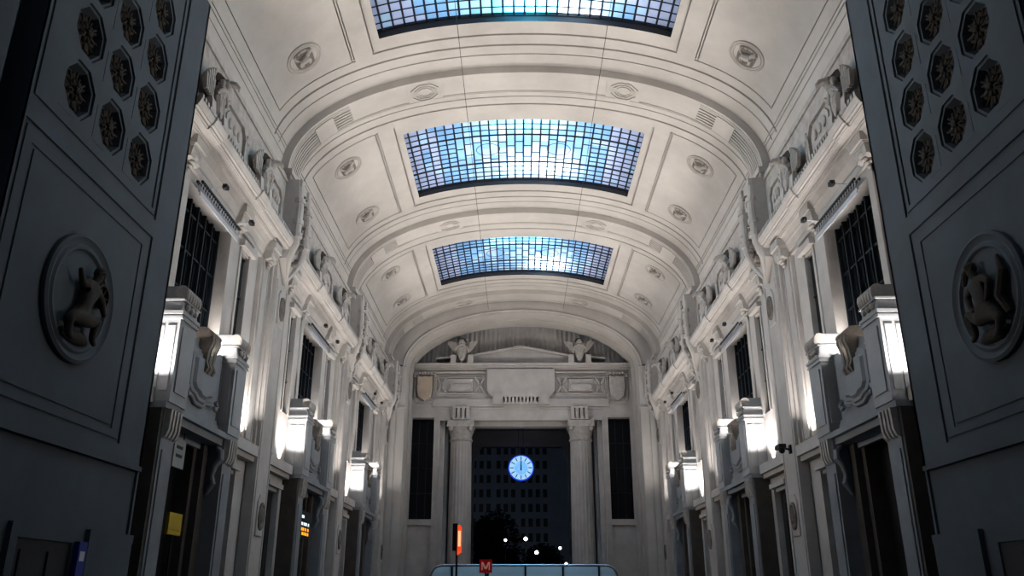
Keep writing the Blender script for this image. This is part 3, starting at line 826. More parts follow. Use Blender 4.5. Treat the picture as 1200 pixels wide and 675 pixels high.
# trophies and plaques on the ribs
def trophy():
    r = empty('carved_trophy', (0, 0, 0))
    mb = MB(); pts = [(-.87, 4.6), (.87, 4.6), (.87, .9), (.6, .6), (0, 0), (-.6, .6), (-.87, .9)]
    n = len(pts); dx = lambda z: .12+.44*min(1, max(0, z-.1)/1.7)
    pts = [(-.87, 4.6), (.87, 4.6), (.87, 2.6), (.87, 1.8), (.87, .9), (.6, .6), (0, 0), (-.6, .6), (-.87, .9), (-.87, 1.8), (-.87, 2.6)]; n = len(pts)
    vs = [(0, y, z) for y, z in pts]+[(dx(z), y, z) for y, z in pts]
    mb.add(vs, [tuple(range(n)), tuple(range(2*n-1, n-1, -1))]+[(i, n+i, n+(i+1) % n, (i+1) % n) for i in range(n)]); mb.obj('panel', STONE, r, smooth=0)
    mb = MB()
    for q in (-1, 1):
        mb.tube([(.52, q*.66, 4.5), (.6, q*.68, 3.2), (.56, q*.68, 1.6), (.36, q*.6, .95), (.14, 0, .2)], [.18, .21, .19, .12, .07], 10)
        for z in (2.0, 2.6, 3.6): mb.tube([(.6, q*.68, z-.1), (.6, q*.68, z+.1)], .25, 10)
        mb.box(.1, .68, q*.62-.2, q*.62+.2, 4.3, 4.62)
    mb.obj('bundle', STONE, r)
    mb = MB(); random.seed(11)
    for i in range(24):
        mb.ell((min(.58, .2+.26*(.7+i*.14)), random.uniform(-.34, .34), .9+i*.14), random.uniform(.08, .2), random.uniform(.07, .2), random.uniform(.06, .17), 7, 5, jit=.1)
    mb.ell((.62, 0, 3.0), .18, .3, .34, 10, 7); mb.obj('foliage', AGED, r); return r
def plaque():
    r = empty('stone_plaque', (0, 0, 0))
    mb = MB(); mb.prism([(-.42, -.75), (.42, -.75), (.42, .55), (.2, .8), (-.2, .8), (-.42, .55)], 0, .06, 'x', bev=.02); mb.obj('tablet', STONE, r, smooth=0)
    mb = MB(); M = Matrix.Rotation(PI/2, 4, 'Y')
    mb.lathe([(.34, 0), (.34, .07), (.27, .09), (.24, .05), (.2, .05)], 20, Matrix.Translation((.05, 0, 0)) @ Matrix.Diagonal((1, 1, 1.55, 1)) @ M)
    mb.ell((.09, 0, .05), .09, .17, .3, 10, 7); mb.ell((.1, .08, .2), .08, .08, .12, 8, 6); mb.ell((.1, -.08, -.15), .08, .08, .12, 8, 6)
    mb.obj('oval_boss', AGED, r); return r
TP = PQ = None
RN = ('nearest rib', 'second rib', 'last rib')
for sd in SIDES:
    for k, Y in enumerate(RIBS):
        p = (sd*A_R, Y+RW/2, 14.0)
        if TP is None: TP = o = trophy(); o.location = p; o.rotation_euler = (0, 0, wrz(sd))
        else: o = dup(TP, p, wrz(sd))
        tag(o, f'carved trophy with pointed foot on the {RN[k]}, {SN[sd]} wall', 'relief', 'carved trophies on the ribs')
        for z, w in ((12.9, 'high on'), (4.4, 'low on')):
            p = (sd*A_R, Y+RW/2+.05, z)
            if PQ is None: PQ = o = plaque(); o.location = p; o.rotation_euler = (0, 0, wrz(sd))
            else: o = dup(PQ, p, wrz(sd))
            tag(o, f'small stone plaque with oval boss {w} the {RN[k]} pilaster, {SN[sd]} wall', 'plaque', 'plaques on the rib pilasters')

# ------------------------------------------------------------------ medallions on the vault
def ringmesh(R):
    mb = MB(); mb.lathe([(R, 0), (R, .07), (R*.95, .1), (R*.9, .07), (R*.88, .03), (R*.84, .03), (R*.82, .07), (R*.78, .07), (R*.74, .0)], 40); return mb
def beast(seed, R=.55):
    random.seed(seed); mb = MB(); h = .07
    mb.tube([(-.3*R, -.1*R, h), (0, -.02*R, h*1.3), (.3*R, .08*R, h)], [.15, .17, .15], 10)
    mb.tube([(.26*R, .12*R, h), (.42*R, .45*R, h), (.6*R, .55*R, h), (.72*R, .48*R, h*.6)], [.11, .09, .1, .05], 8)
    for x, t in ((-.32, -.5), (-.2, -.3), (.22, .4), (.36, .2)):
        mb.tube([(x*R, -.1*R, h*.8), ((x+t*.3)*R, -.45*R, h*.7), ((x+t*.1)*R, -.78*R, h*.5)], [.07, .05, .035], 7)
    mb.tube([(-.36*R, 0, h*.8), (-.65*R, .25*R, h*.7), (-.7*R, .6*R, h*.6), (-.5*R, .72*R, h*.4)], [.05, .045, .05, .02], 7)
    for i in range(9):
        a = random.uniform(.5, 2.2); mb.ell((.82*R*cos(a), .82*R*sin(a), .03), .07, .06, .06, 7, 5)
    return mb
def medallion(seed):
    r = empty('zodiac_medallion', (0, 0, 0))
    mb = ringmesh(.8); mb.obj('ring', PLASTER, r)
    mb = MB(); mb.lathe([(.62, -.01), (.6, .012), (0, .02)], 32); mb.obj('disc', AGED, r)
    beast(seed).obj('relief', CARVED, r); return r
cnt = 0
for sd in SIDES:
    for k, c in enumerate(BAYS):
        for u in ((2.85,) if k == 0 else (-2.85, 2.85)):
            t = tx(sd*9.05, A_V); p, n = arcfn(A_V, B_V)(t, c+u); n = Vector(n)
            zx = -n; yx = Vector((0, -1, 0)); xx = yx.cross(zx); 
            R3 = Matrix((xx, yx, zx)).transposed()
            o = medallion(40+cnt); cnt += 1
            o.location = p; o.rotation_euler = R3.to_euler()
            w = '' if k == 0 else (', nearer of its pair' if u < 0 else ', farther of its pair')
            tag(o, f'round relief medallion on the {SN[sd]} slope of the vault, {("nearest bay", "middle bay", "last bay")[k]}{w}', 'medallion', 'round medallions on the vault')

# ------------------------------------------------------------------ skylights
def skylight(k, c):
    r = empty('skylight', (0, c, 23.9)); tag(r, ('blue and turquoise glass skylight nearest the camera', 'pale blue gridded glass skylight in the middle of the vault', 'farthest and smallest blue gridded glass skylight')[k], 'skylight', 'skylights along the vault')
    off = Vector((0, c, 23.9)); fn = arcfn(A_V, B_V)
    def P(x, u, d=.42):
        t = tx(x, A_V); p, n = fn(t, c+u); return Vector(p)+Vector(n)*d-off
    xs = [-6.25]+[.455*i for i in range(-13, 14)]+[6.25]
    mb = MB()
    us = [-3.75, -3.1, -2.575, -2.05, -1.5, -.75, 0, .75, 1.5, 2.05, 2.575, 3.1, 3.75]
    for i in range(len(xs)-1):
        xm = abs((xs[i]+xs[i+1])/2)
        for j in range(len(us)-1):
            mb.cur = 0 if xm > 4.6 else (2 if (xm < 3.2 and random.random() < .45) else 1)
            if random.random() < .12: mb.cur = random.choice((0, 1, 2))
            mb.add([P(xs[i], us[j], .47), P(xs[i+1], us[j], .47), P(xs[i+1], us[j+1], .47), P(xs[i], us[j+1], .47)], [(0, 1, 2, 3)])
    mb.obj('panes', [PANE_L, PANE_B, PANE_W], r, smooth=0)
    mb = MB()
    def bar(pts, w): mb.tube(pts, w, 4)
    for i in range(-13, 14): bar([P(.455*i, -3.75), P(.455*i, 3.75)], .045)
    fine = [-6.2+12.4*i/40 for i in range(41)]
    for u in (-3.62, -3.1, -2.575, -2.05, 2.05, 2.575, 3.1, 3.5, 3.62): bar([P(x, u) for x in fine], .034)
    for u in (-1.5, 1.5): bar([P(x, u) for x in fine], .055)
    for u in (-1.0, -.5, 0, .5, 1.0):
        for s_ in (-1, 1): bar([P(s_*(3.64+2.55*i/8), u) for i in range(9)], .034)
    for i in range(-8, 8):      # staggered cross bars of the middle band
        x0, x1 = .455*i, .455*(i+1); inner = 2.5 < abs(i+.5)+.01 < 6
        vals = (-.75, .45) if i % 2 else (-.3, .9)
        if 3 <= abs(i+.5) <= 5.6: vals = (-1.0, .95) if i % 2 else (-.85, 1.1)
        for u in vals: bar([P(x0, u), P(x1, u)], .03)
    for s_ in (-1, 1):
        bar([P(s_*1.93+.64*cos(a), .64*sin(a)) for a in [2*PI*i/28 for i in range(29)]], .02)
    mb.obj('glazing_bars', IRON, r)
    mb = MB()
    for u in (-3.66, 3.66):
        mb.tube([P(x, u, .34) for x in fine], .09, 4)
    for x in (-6.19, 6.19): mb.tube([P(x, -3.7, .34), P(x, 3.7, .34)], .07, 4)
    mb.obj('frame', IRON, r)
    return r
for k, c in enumerate(BAYS): skylight(k, c)

# ------------------------------------------------------------------ foreground piers
def pier(side):
    mb = MB(); X = 10.0
    def fn(y, z): return (side*X, y, z), (side, 0, 0)
    CY = [15.65, 17.2, 18.75]; CZ = [12.08+1.52*i for i in range(4)]; H = .765
    g = .06
    yb = sorted(set([13.95, 21.4, 14.08, 14.2, 14.45, 14.57, 19.52, 19.62, 19.98, 20.08, 19.74, 19.84]+[CY[0]-H, CY[2]+H]))
    zb = sorted(set([0, 4.5, 4.62, 5.0, 5.1, 5.28, 5.36, 9.98, 10.06, 10.36, 10.46, 10.95, 11.05, CZ[0]-H, CZ[3]+H, 11.2, 11.28, 18.6, 24.5, 2.75, 2.95]))
    def dep(i, j):
        y, z = (yb[i]+yb[i+1])/2, (zb[j]+zb[j+1])/2
        if CY[0]-H < y < CY[2]+H and CZ[0]-H < z < CZ[3]+H: return None
        # lower panel: two nested lines
        if 14.08 < y < 20.08 and 5.0 < z < 10.46:
            if y < 14.2 or y > 19.98 or z < 5.1 or z > 10.36: return .05
            if (19.52 < y < 19.62 or 14.45 < y < 14.57) and 5.28 < z < 10.06: return .05
            if (9.98 < z < 10.06 or 5.28 < z < 5.36) and 14.45 < y < 19.62: return .05
            return .02
        # upper panel border
        if z > 10.95 and 14.08 < y < 20.08:
            if z < 11.05: return .05
            if y > 19.98 or (19.74 < y < 19.84 and z > 11.2): return .06
            if y < 14.2: return .05
            return .015
        if z < 4.5: return .06
        if z < 4.62: return -.05
        return 0
    relief(mb, fn, yb, zb, dep, hole=.015)
    # coffered field
    for cy in CY:
        for cz in CZ:
            dx = side
            def V(y, z, d): return (side*(X+d), cy+y, cz+z)
            def oc(r, d): return [V(r*cos(PI/8+i*PI/4), r*1.05*sin(PI/8+i*PI/4), d) for i in range(8)]
            sq = [(H, .32), (.32, .76), (-.32, .76), (-H, .32), (-H, -.32), (-.32, -.76), (.32, -.76), (H, -.32)]
            ring = [V(y, z, .015) for y, z in sq]; lv = [ring, oc(.66, .015), oc(.66, .07), oc(.58, .07), oc(.54, .3)]
            vs = [v for q in lv for v in q]
            fs = [(k*8+i, k*8+(i+1) % 8, (k+1)*8+(i+1) % 8, (k+1)*8+i) for k in range(len(lv)-1) for i in range(8)]
            fs.append(tuple(range(32, 40))); mb.add(vs, fs)
            for a, b in (((H, .32), (.32, .76)), ((-.32, .76), (-H, .32)), ((-H, -.32), (-.32, -.76)), ((.32, -.76), (H, -.32))):
                c_ = (math.copysign(H, a[0]+b[0]), math.copysign(.76, a[1]+b[1])); mb.add([V(*a, .015), V(*b, .015), V(*c_, .015)], [(0, 1, 2)])
    # body of the pier, its rear face towards the hall and the neighbouring mass in front
    x0, x1 = sorted((side*(X+.35), side*(X+6)))
    mb.box(x0, x1, 14.0, 21.4, 0, 24.5)
    q = sorted((side*(X), side*(X+.36))); mb.box(q[0], q[1], 21.3, 21.4, 0, 24.5); mb.box(q[0], q[1], 13.95, 14.02, 0, 24.5)
    q = sorted((side*(X+.6), side*(X+6))); mb.box(q[0], q[1], 13.2, 14.0, 0, 24.5)
    q = sorted((side*(X+.05), side*(X+6))); mb.box(q[0], q[1], 6, 13.2, 0, 24.5)
    # plinth with its corner moulding and a small doorway surround
    q = sorted((side*(X-.06), side*(X+.2))); mb.box(q[0], q[1], 19.3, 21.46, 0, 2.75); mb.box(q[0], q[1], 19.3, 21.5, 2.75, 2.95)
    q = sorted((side*(X-.04), side*(X+.2))); mb.box(q[0], q[1], 16.3, 18.9, 2.62, 2.9); mb.box(q[0], q[1], 18.62, 18.9, 0, 2.62); mb.box(q[0], q[1], 16.3, 16.55, 0, 2.62)
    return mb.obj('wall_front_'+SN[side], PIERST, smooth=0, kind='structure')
for sd in SIDES: pier(sd)
for sd in SIDES:
    o = door_leaf(2.05, 2.6).obj(f'door_{dn}', DARKDOOR, loc=(sd*10.03, 17.58, .01), kind='structure'); o.rotation_euler = (0, 0, wrz(sd)); dn += 1
# vaulted passage between the two piers and over the camera
mb = MB(); fn = arcfn(9.99, 4.6, 19.0, 2.05); tb = [i*PI/60 for i in range(61)]
n = len(tb)
mb.add([fn(t, 6)[0] for t in tb]+[fn(t, 21.4)[0] for t in tb], [(i, i+1, n+i+1, n+i) for i in range(n-1)])
fo = arcfn(A_V+.3, B_V+.4)
mb.add([fn(t, 21.4)[0] for t in tb]+[fo(t, 21.4)[0] for t in tb], [(i, i+1, n+i+1, n+i) for i in range(n-1)])
mb.obj('trim_5', PLASTER, smooth=25, kind='structure')

# rosettes in the coffers
def rosette():
    r = empty('coffer_rosette', (0, 0, 0))
    mb = MB()
    for ring_, n, R, s_ in ((0, 8, .3, .2), (1, 6, .17, .14)):
        for i in range(n):
            a = 2*PI*(i+.5*ring_)/n; M = Matrix.Rotation(a, 4, 'X')
            mb.ell((.05+.06*ring_, R*cos(a), R*sin(a)), .07, s_, s_*.62, 8, 6, M)
            mb.tube([(.1+.06*ring_, R*.5*cos(a), R*.5*sin(a)), (.14+.06*ring_, (R+s_*.7)*cos(a), (R+s_*.7)*sin(a))], [.02, .03], 5)
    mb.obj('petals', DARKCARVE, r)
    mb = MB(); mb.ell((.16, 0, 0), .1, .11, .11, 10, 7)
    for i in range(6): mb.ell((.22, .08*cos(i*PI/3), .08*sin(i*PI/3)), .04, .04, .04, 6, 5)
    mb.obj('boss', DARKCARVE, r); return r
RO = None
CN = ('first', 'second', 'third')
for sd in SIDES:
    for i, cy in enumerate((15.65, 17.2, 18.75)):
        for j in range(4):
            p = (sd*10.28, cy, 12.08+1.52*j)
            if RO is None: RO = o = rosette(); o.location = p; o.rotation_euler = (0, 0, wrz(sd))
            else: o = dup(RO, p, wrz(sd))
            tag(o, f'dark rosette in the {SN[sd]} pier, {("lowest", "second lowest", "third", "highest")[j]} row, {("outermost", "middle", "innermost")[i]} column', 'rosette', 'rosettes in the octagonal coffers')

# big medallions with seated figures
def skin(name, V, E, R, m, parent, sub=2):
    me = bpy.data.meshes.new(name); me.from_pydata(V, E, []); o = bpy.data.objects.new(name, me); COL.objects.link(o)
    md = o.modifiers.new('skin', 'SKIN'); sm = me.skin_vertices[0].data
    for i, r in enumerate(R): sm[i].radius = (r, r); sm[i].use_root = (i == 0)
    s2 = o.modifiers.new('sub', 'SUBSURF'); s2.levels = s2.render_levels = sub
    dg = bpy.context.evaluated_depsgraph_get(); nm = bpy.data.meshes.new_from_object(o.evaluated_get(dg))
    bpy.data.objects.remove(o); nm.materials.clear(); nm.materials.append(m)
    nm.polygons.foreach_set('use_smooth', [True]*len(nm.polygons))
    q = bpy.data.objects.new(name, nm); COL.objects.link(q); q.parent = parent; return q
def big_medallion(side):
    lab = ('large round medallion with a seated figure and a wheel on the left pier', 'large round medallion with a crouching nude figure on the right pier')[0 if side < 0 else 1]
    r = empty('relief_medallion', (side*9.98, 17.1, 7.68), wrz(side)); tag(r, lab, 'medallion', 'large medallions on the piers')
    M = Matrix.Rotation(PI/2, 4, 'Y')
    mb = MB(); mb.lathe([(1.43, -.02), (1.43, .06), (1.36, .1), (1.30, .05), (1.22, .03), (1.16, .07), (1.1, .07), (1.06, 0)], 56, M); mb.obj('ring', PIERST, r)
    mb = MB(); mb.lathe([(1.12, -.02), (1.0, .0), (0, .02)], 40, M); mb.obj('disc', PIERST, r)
    # body of one continuous surface; local y to the far end of the hall on the left pier
    if side < 0:
        V = [(.14, -.1, -.45), (.16, .0, -.1), (.18, .12, .22), (.18, .2, .42), (.2, .26, .55), (.22, .32, .68),
             (.18, -.08, .36), (.22, -.32, .22), (.24, -.5, .42), (.25, -.58, .52),
             (.18, .36, .3), (.22, .58, .1), (.24, .7, -.12), (.25, .76, -.2),
             (.2, .22, -.5), (.24, .48, -.35), (.2, .46, -.8), (.22, .6, -.92),
             (.2, -.35, -.5), (.22, -.62, -.62), (.2, -.5, -.95), (.22, -.36, -1.0)]
    else:
        V = [(.14, .12, -.42), (.16, .05, -.12), (.18, -.02, .2), (.18, -.05, .4), (.2, -.1, .54), (.22, -.16, .68),
             (.18, .2, .36), (.22, .46, .2), (.24, .34, -.1), (.25, .22, -.18),
             (.18, -.24, .32), (.22, -.48, .12), (.24, -.36, -.18), (.25, -.24, -.28),
             (.2, -.2, -.5), (.26, -.5, -.25), (.2, -.44, -.75), (.22, -.62, -.88),
             (.2, .4, -.52), (.22, .62, -.7), (.2, .4, -.95), (.22, .2, -1.0)]
    Ed = [(0, 1), (1, 2), (2, 3), (3, 4), (4, 5), (2, 6), (6, 7), (7, 8), (8, 9), (2, 10), (10, 11), (11, 12), (12, 13), (0, 14), (14, 15), (15, 16), (16, 17), (0, 18), (18, 19), (19, 20), (20, 21)]
    R = [.19, .17, .2, .09, .1, .13, .11, .085, .065, .05, .11, .085, .065, .05, .15, .12, .075, .05, .15, .12, .075, .05]
    skin('figure', V, Ed, R, DARKCARVE, r)
    mb = MB(); random.seed(5)
    h = V[5]; mb.ell((h[0]-.02, h[1], h[2]+.05), .13, .15, .12, 10, 7, jit=.08)
    for q in (-1, 1): mb.ell((h[0]-.02, h[1]+q*.1, h[2]+.0), .1, .06, .1, 8, 6, jit=.08)
    mb.obj('hair', DARKCARVE, r)
    mb = MB()
    if side < 0:
        mb.lathe([(.3, .1), (.3, .16), (.24, .16), (.24, .1)], 24, Matrix.Translation((0, .72, .3)) @ M)
        for i in range(6): mb.tube([(.13, .72, .3), (.13, .72+.26*cos(i*PI/3), .3+.26*sin(i*PI/3))], .02, 5)
        mb.obj('wheel', DARKCARVE, r)
    else:
        mb.tube([(.08, .75, -.6), (.14, .6, -.2), (.1, .8, .3), (.06, .66, .7)], [.08, .12, .1, .04], 8); mb.obj('drapery', DARKCARVE, r); mb = MB(); mb.tube([(.1, -.7, .5), (.14, -.5, .7), (.1, -.3, .9)], [.05, .09, .04], 8)
        mb.obj('drapery', DARKCARVE, r)
    mb = MB(); mb.ell((.02, 0, -.86), .14, .6, .16, 14, 7); mb.obj('rock', DARKCARVE, r)
for sd in SIDES: big_medallion(sd)

# ------------------------------------------------------------------ clock
r = empty('hanging_clock', (OX, 70.2, 11.42)); tag(r, 'round glowing blue clock hanging in the dark opening, hands at twelve', 'clock')
M = Matrix.Rotation(PI/2, 4, 'X')
mb = MB(); mb.lathe([(1.06, -.16), (1.08, 0), (1.06, .14), (.98, .16), (.98, .1)], 56, M); mb.obj('rim', CLOCKRIM, r)
mb = MB(); mb.lathe([(.99, .08), (.99, .11), (.56, .112)], 56, M); mb.obj('dial', CLOCKF, r)
mb = MB(); mb.lathe([(.56, .112), (.54, .118), (0, .12)], 48, M); mb.obj('dial_centre', CLOCKC, r)
mb = MB()
for i in range(12):
    M2 = Matrix.Rotation(i*PI/6, 4, 'Y'); mb.box(-.035, .035, -.15, -.11, .62, .93, M2)
mb.obj('hour_marks', BLACK, r, smooth=0)
mb = MB(); mb.prism([(-.05, -.22), (.05, -.22), (.02, .9), (-.02, .9)], -.19, -.17, 'y'); mb.obj('minute_hand', BLACK, r, smooth=0)
mb = MB(); mb.prism([(-.06, -.2), (.06, -.2), (.035, .6), (-.035, .6)], -.165, -.15, 'y'); mb.obj('hour_hand', BLACK, r, smooth=0)
mb = MB()
for q in (-1, 1): mb.tube([(q*.2, 0, 1.02), (q*.2, 0, 3.3)], .03, 6)
mb.obj('suspension_rods', IRON, r)

# ------------------------------------------------------------------ metro entrance
r = empty('metro_entrance_barrier', (-.15, 28, 0)); tag(r, 'curved glass barrier with steel top rail around the metro entrance', 'barrier')
hw, rz_ = 2.98, .36
arc_ = [(hw-rz_+rz_*sin(i*PI/16), 2.43-rz_+rz_*cos(i*PI/16)) for i in range(9)]
front = [(-x, z) for x, z in reversed(arc_)]+arc_
mb = MB(); mb.prism([(-hw, .15)]+front+[(hw, .15)], .0, .02, 'y')
for q in (-1, 1): mb.add([(q*hw, .05, .15), (q*hw, 6, .15), (q*hw, 6, 1.95), (q*hw, .05, 1.95)], [(0, 1, 2, 3)])
mb.obj('glass', BARRIER, r, smooth=0)
mb = MB(); mb.tube([(-hw, 0, 0)]+[(x, 0, z) for x, z in front]+[(hw, 0, 0)], .04, 10)
mb.obj('top_rail', STEEL, r)
for q in (-1, 1):
    mb = MB(); mb.tube([(q*hw, 0, 1.75), (q*hw, .06, 1.9), (q*hw, .2, 1.97), (q*hw, 6, 1.97)], .045, 8); mb.obj('side_rail', STEEL, r)
mb = MB(); mb.tube([(-hw, .02, 2.2), (hw, .02, 2.2)], .012, 6); mb.obj('middle_rail', STEEL, r)
for x in (-2.3, -1.15, 0.05, 1.25, 2.4):
    mb = MB(); mb.box(x-.03, x+.03, -.02, .06, 0, 2.44); mb.obj('post', IRON, r, smooth=0)
mb = MB(); mb.box(-1.1, .15, 1.3, 1.36, 1.35, 2.27); mb.obj('fascia', BLUESIGN, r, smooth=0, label='blue fascia panel inside the entrance')
r = empty('metro_sign', (-1.36, 27.6, 0)); tag(r, 'small red square metro sign with letter M on a post', 'sign')
mb = MB(); mb.tube([(0, .05, 0), (0, .05, 2.3)], .03, 8); mb.obj('post', IRON, r)
mb = MB(); mb.box(-.2, .2, 0, .1, 2.2, 2.6); mb.obj('plate', REDP, r, smooth=0)
mb = MB()
for q in (-1, 1): mb.box(q*.115-.018, q*.115+.018, -.012, 0, 2.28, 2.52)
for q in (-1, 1): mb.prism([(q*.13, 2.52), (q*.075, 2.52), (-q*.015, 2.34), (q*.03, 2.30)], -.012, 0, 'y')
mb.obj('letter_m', REDW, r, smooth=0)
r = empty('lit_totem', (-2.27, 28.3-.9, 0)); tag(r, 'glowing red and orange totem sign on a thin pole', 'sign')
mb = MB(); mb.tube([(0, 0, 0), (0, 0, 2.9)], .035, 8); mb.obj('pole', IRON, r)
mb = MB(); mb.box(-.14, .02, -.1, .35, 2.86, 3.68); mb.obj('casing', BLACK, r, smooth=0)
mb = MB(); mb.prism([(.02, 2.72), (.15, 2.80), (.15, 3.56), (.10, 3.62), (.02, 3.64)], -.12, .0, 'y'); mb.obj('lit_face', TOTL, r, smooth=0)
mb = MB(); mb.box(.045, .12, -.13, -.12, 2.98, 3.45); mb.obj('lit_core', TOTW, r, smooth=0)

# ------------------------------------------------------------------ signs, camera, cables
r = empty('platform_sign', wallpos(-1, BAYS[0], .35, -.7, 5.1)); tag(r, 'grey hanging sign high in the doorway of the nearest portal, above the yellow one', 'sign')
mb = MB(); mb.box(-.03, .03, -.42, .42, 0, .85); mb.obj('panel', GREYSIGN, r, smooth=0)
mb = MB()
for z in (.55, .3): mb.box(.03, .04, -.25, .2, z, z+.09)
mb.obj('pictograms', BLACK, r, smooth=0)
for a in (-.3, .27): mb = MB(); mb.box(-.01, .01, a, a+.03, .85, 1.15); mb.obj('hanger', IRON, r, smooth=0)
r = empty('yellow_sign', wallpos(-1, BAYS[0], .35, -.35, 3.2)); tag(r, 'yellow sign in the dark doorway of the nearest portal on the left', 'sign')
mb = MB(); mb.box(-.05, .05, -.48, .48, 0, .62); mb.box(-.05, .06, -.48, .48, .14, .17); mb.obj('panel', YELLOW, r, smooth=0)
mb = MB(); mb.tube([(0, 0, -3.2), (0, 0, 0)], .035, 8); mb.obj('post', IRON, r)
r = empty('departure_board', wallpos(-1, BAYS[1], .3, -.5, 4.0)); tag(r, 'black departure board with white and orange lit lines in the middle left portal', 'display')
mb = MB(); mb.box(-.08, .08, -.95, 1.55, 0, 1.25); mb.obj('case', BLACK, r, smooth=0)
random.seed(3)
def boardline(z, m, name, w):
    mb = MB(); u = -.8
    while u < w:
        l = random.uniform(.12, .3); mb.box(.08, .09, u, min(u+l, w), z, z+.13); u += l+random.uniform(.05, .28)
    mb.obj(name, m, r, smooth=0)
boardline(.92, LEDW, 'heading_text', .55); boardline(.60, LEDW, 'white_text', 1.35); boardline(.36, LEDO, 'orange_text', 1.4); boardline(.16, LEDO, 'orange_text', 1.4)
for a in (-.7, 1.2): mb = MB(); mb.box(-.02, .02, a, a+.04, 1.25, 2.3); mb.obj('hanger', IRON, r, smooth=0)
r = empty('blue_sign', (-9.88, 18.85, 1.3)); tag(r, 'narrow blue sign beside the dark doorway at the foot of the left pier', 'sign')
mb = MB(); mb.box(-.06, .06, -.17, .17, 0, 1.35); mb.obj('panel', BLUESIGN, r, smooth=0)
mb = MB(); mb.box(.06, .065, -.1, .1, .95, 1.15); mb.obj('pictogram', WHITEP, r, smooth=0)
mb = MB(); mb.tube([(0, 0, -1.3), (0, 0, 0)], .03, 8); mb.obj('post', IRON, r)
r = empty('security_camera', (10.42, 32.9, 6.9), PI); tag(r, 'small dark surveillance camera on the nearest right pilaster', 'camera')
mb = MB(); mb.tube([(0, 0, 0), (.4, 0, .08)], .04, 8); mb.box(0, .06, -.12, .12, -.15, .18); mb.obj('arm', IRON, r)
mb = MB(); mb.box(.28, .55, -.3, .35, .02, .18); mb.ell((.42, .2, -.05), .13, .13, .13, 10, 7); mb.obj('housing', BLACK, r)
for x, w in ((-2.75, 'left'), (3.35, 'right')):
    pts = [(x, 22+i*42/60, 23.35-.12*sin(PI*((i/20) % 1))) for i in range(61)]
    mb = MB(); mb.tube(pts, .013, 5); tag(mb.obj('suspended_cable', IRON), f'thin dark cable strung along the vault, {w} of the skylights\' centre line', 'cable', 'cables under the vault')

# ------------------------------------------------------------------ outside the opening
mb = MB(); mb.box(-90, 90, 69.5, 260, -.3, -.02); mb.obj('exterior_ground', ASPHALT, kind='structure')
r = empty('office_building', (0, 205, 0)); tag(r, 'dark building facade with rows of windows across the square', 'building')
mb = MB(); mb.box(-45, 45, 0, 15, -.1, 46); mb.box(-45, 45, -.5, 0, 44.5, 46); mb.box(-45, 45, -.25, 0, 8, 8.5); mb.obj('facade', FACADE, r, smooth=0)
pm = None
for i in range(10):
    for j in range(9):
        x, z = -11.2+i*1.78+(.6 if i > 2 else 0)+(.6 if i > 5 else 0), 9.6+j*3.42
        if pm is None:
            mb = MB(); mb.box(-.5, .5, -.06, .05, 0, 1.9); pm = o = mb.obj('window', BLACK, r, smooth=0)
            mb = MB(); mb.box(-.58, .58, -.2, 0, -.12, 0); mb.obj('sill', FACADE, o, smooth=0)
        else: o = pm.copy(); COL.objects.link(o); o.parent = r
        o.location = (x, 0, z)
def tree(x, y, h, w, label):
    r = empty('street_tree', (x, y, 0)); tag(r, label, 'tree')
    mb = MB(); mb.tube([(0, 0, 0), (.05, 0, h*.3), (.2, .1, h*.5), (0, 0, h*.8)], [.28, .22, .16, .05], 8)
    for q in (-1, 1): mb.tube([(.05, 0, h*.35), (q*w*.2, .2, h*.6), (q*w*.3, 0, h*.75)], [.14, .1, .04], 6)
    mb.obj('trunk', BARK, r)
    random.seed(int(x*10)+3); mb = MB()
    for i in range(2600):
        a, b = random.uniform(0, 2*PI), random.uniform(-.9, 1); rr = random.uniform(.55, 1)**.5
        cx, cy, cz = w*.5*rr*math.sqrt(1-b*b)*cos(a), w*.5*rr*math.sqrt(1-b*b)*sin(a), h*.62+h*.38*b*rr
        M = Matrix.Translation((cx, cy, cz)) @ Matrix.Rotation(random.uniform(0, 6), 4, 'Z') @ Matrix.Rotation(random.uniform(-1, 1), 4, 'X')
        s_ = random.uniform(.18, .38); mb.add([M @ Vector(v) for v in ((-s_, 0, 0), (0, s_*.5, 0), (s_, 0, 0), (0, -s_*.5, 0))], [(0, 1, 2, 3)])
    for i in range(14):
        a = random.uniform(0, 2*PI); mb.ell((w*.26*cos(a), w*.26*sin(a), h*random.uniform(.4, .8)), w*.2, w*.2, h*.14, 8, 6, jit=.2)
    mb.obj('crown', LEAF, r, smooth=0)
tree(-3.6, 122, 12.9, 7.4, 'dark bushy tree in the square, in front of the lit windows')
tree(3.2, 128, 8.6, 6.5, 'lower dark tree beside the street lamps in the square')
for i, (px, z, y, lab) in enumerate(((-1.72, 6.78, 90, 'street lamp nearest the dark bushy tree'), (.38, 6.9, 90, 'tallest street lamp, just below the clock'), (1.5, 5.55, 90, 'lower street lamp between the tallest one and the outer pair'), (3.95, 5.98, 90, 'street lamp standing apart near the right column'), (4.55, 4.42, 90, 'lowest street lamp at the foot of the right column'))):
    r = empty('street_lamp', (px, y, 0)); tag(r, 'distant white '+lab, 'lamp', 'street lamps in the square')
    mb = MB(); mb.tube([(0, 0, 0), (0, 0, z-.1)], [.05, .03], 8); mb.obj('post', BLACK, r)
    mb = MB(); mb.ell((0, 0, z), .19 if i in (1, 2) else .14, .19, .19 if i in (1, 2) else .14, 12, 8); mb.obj('globe', LAMPG, r)

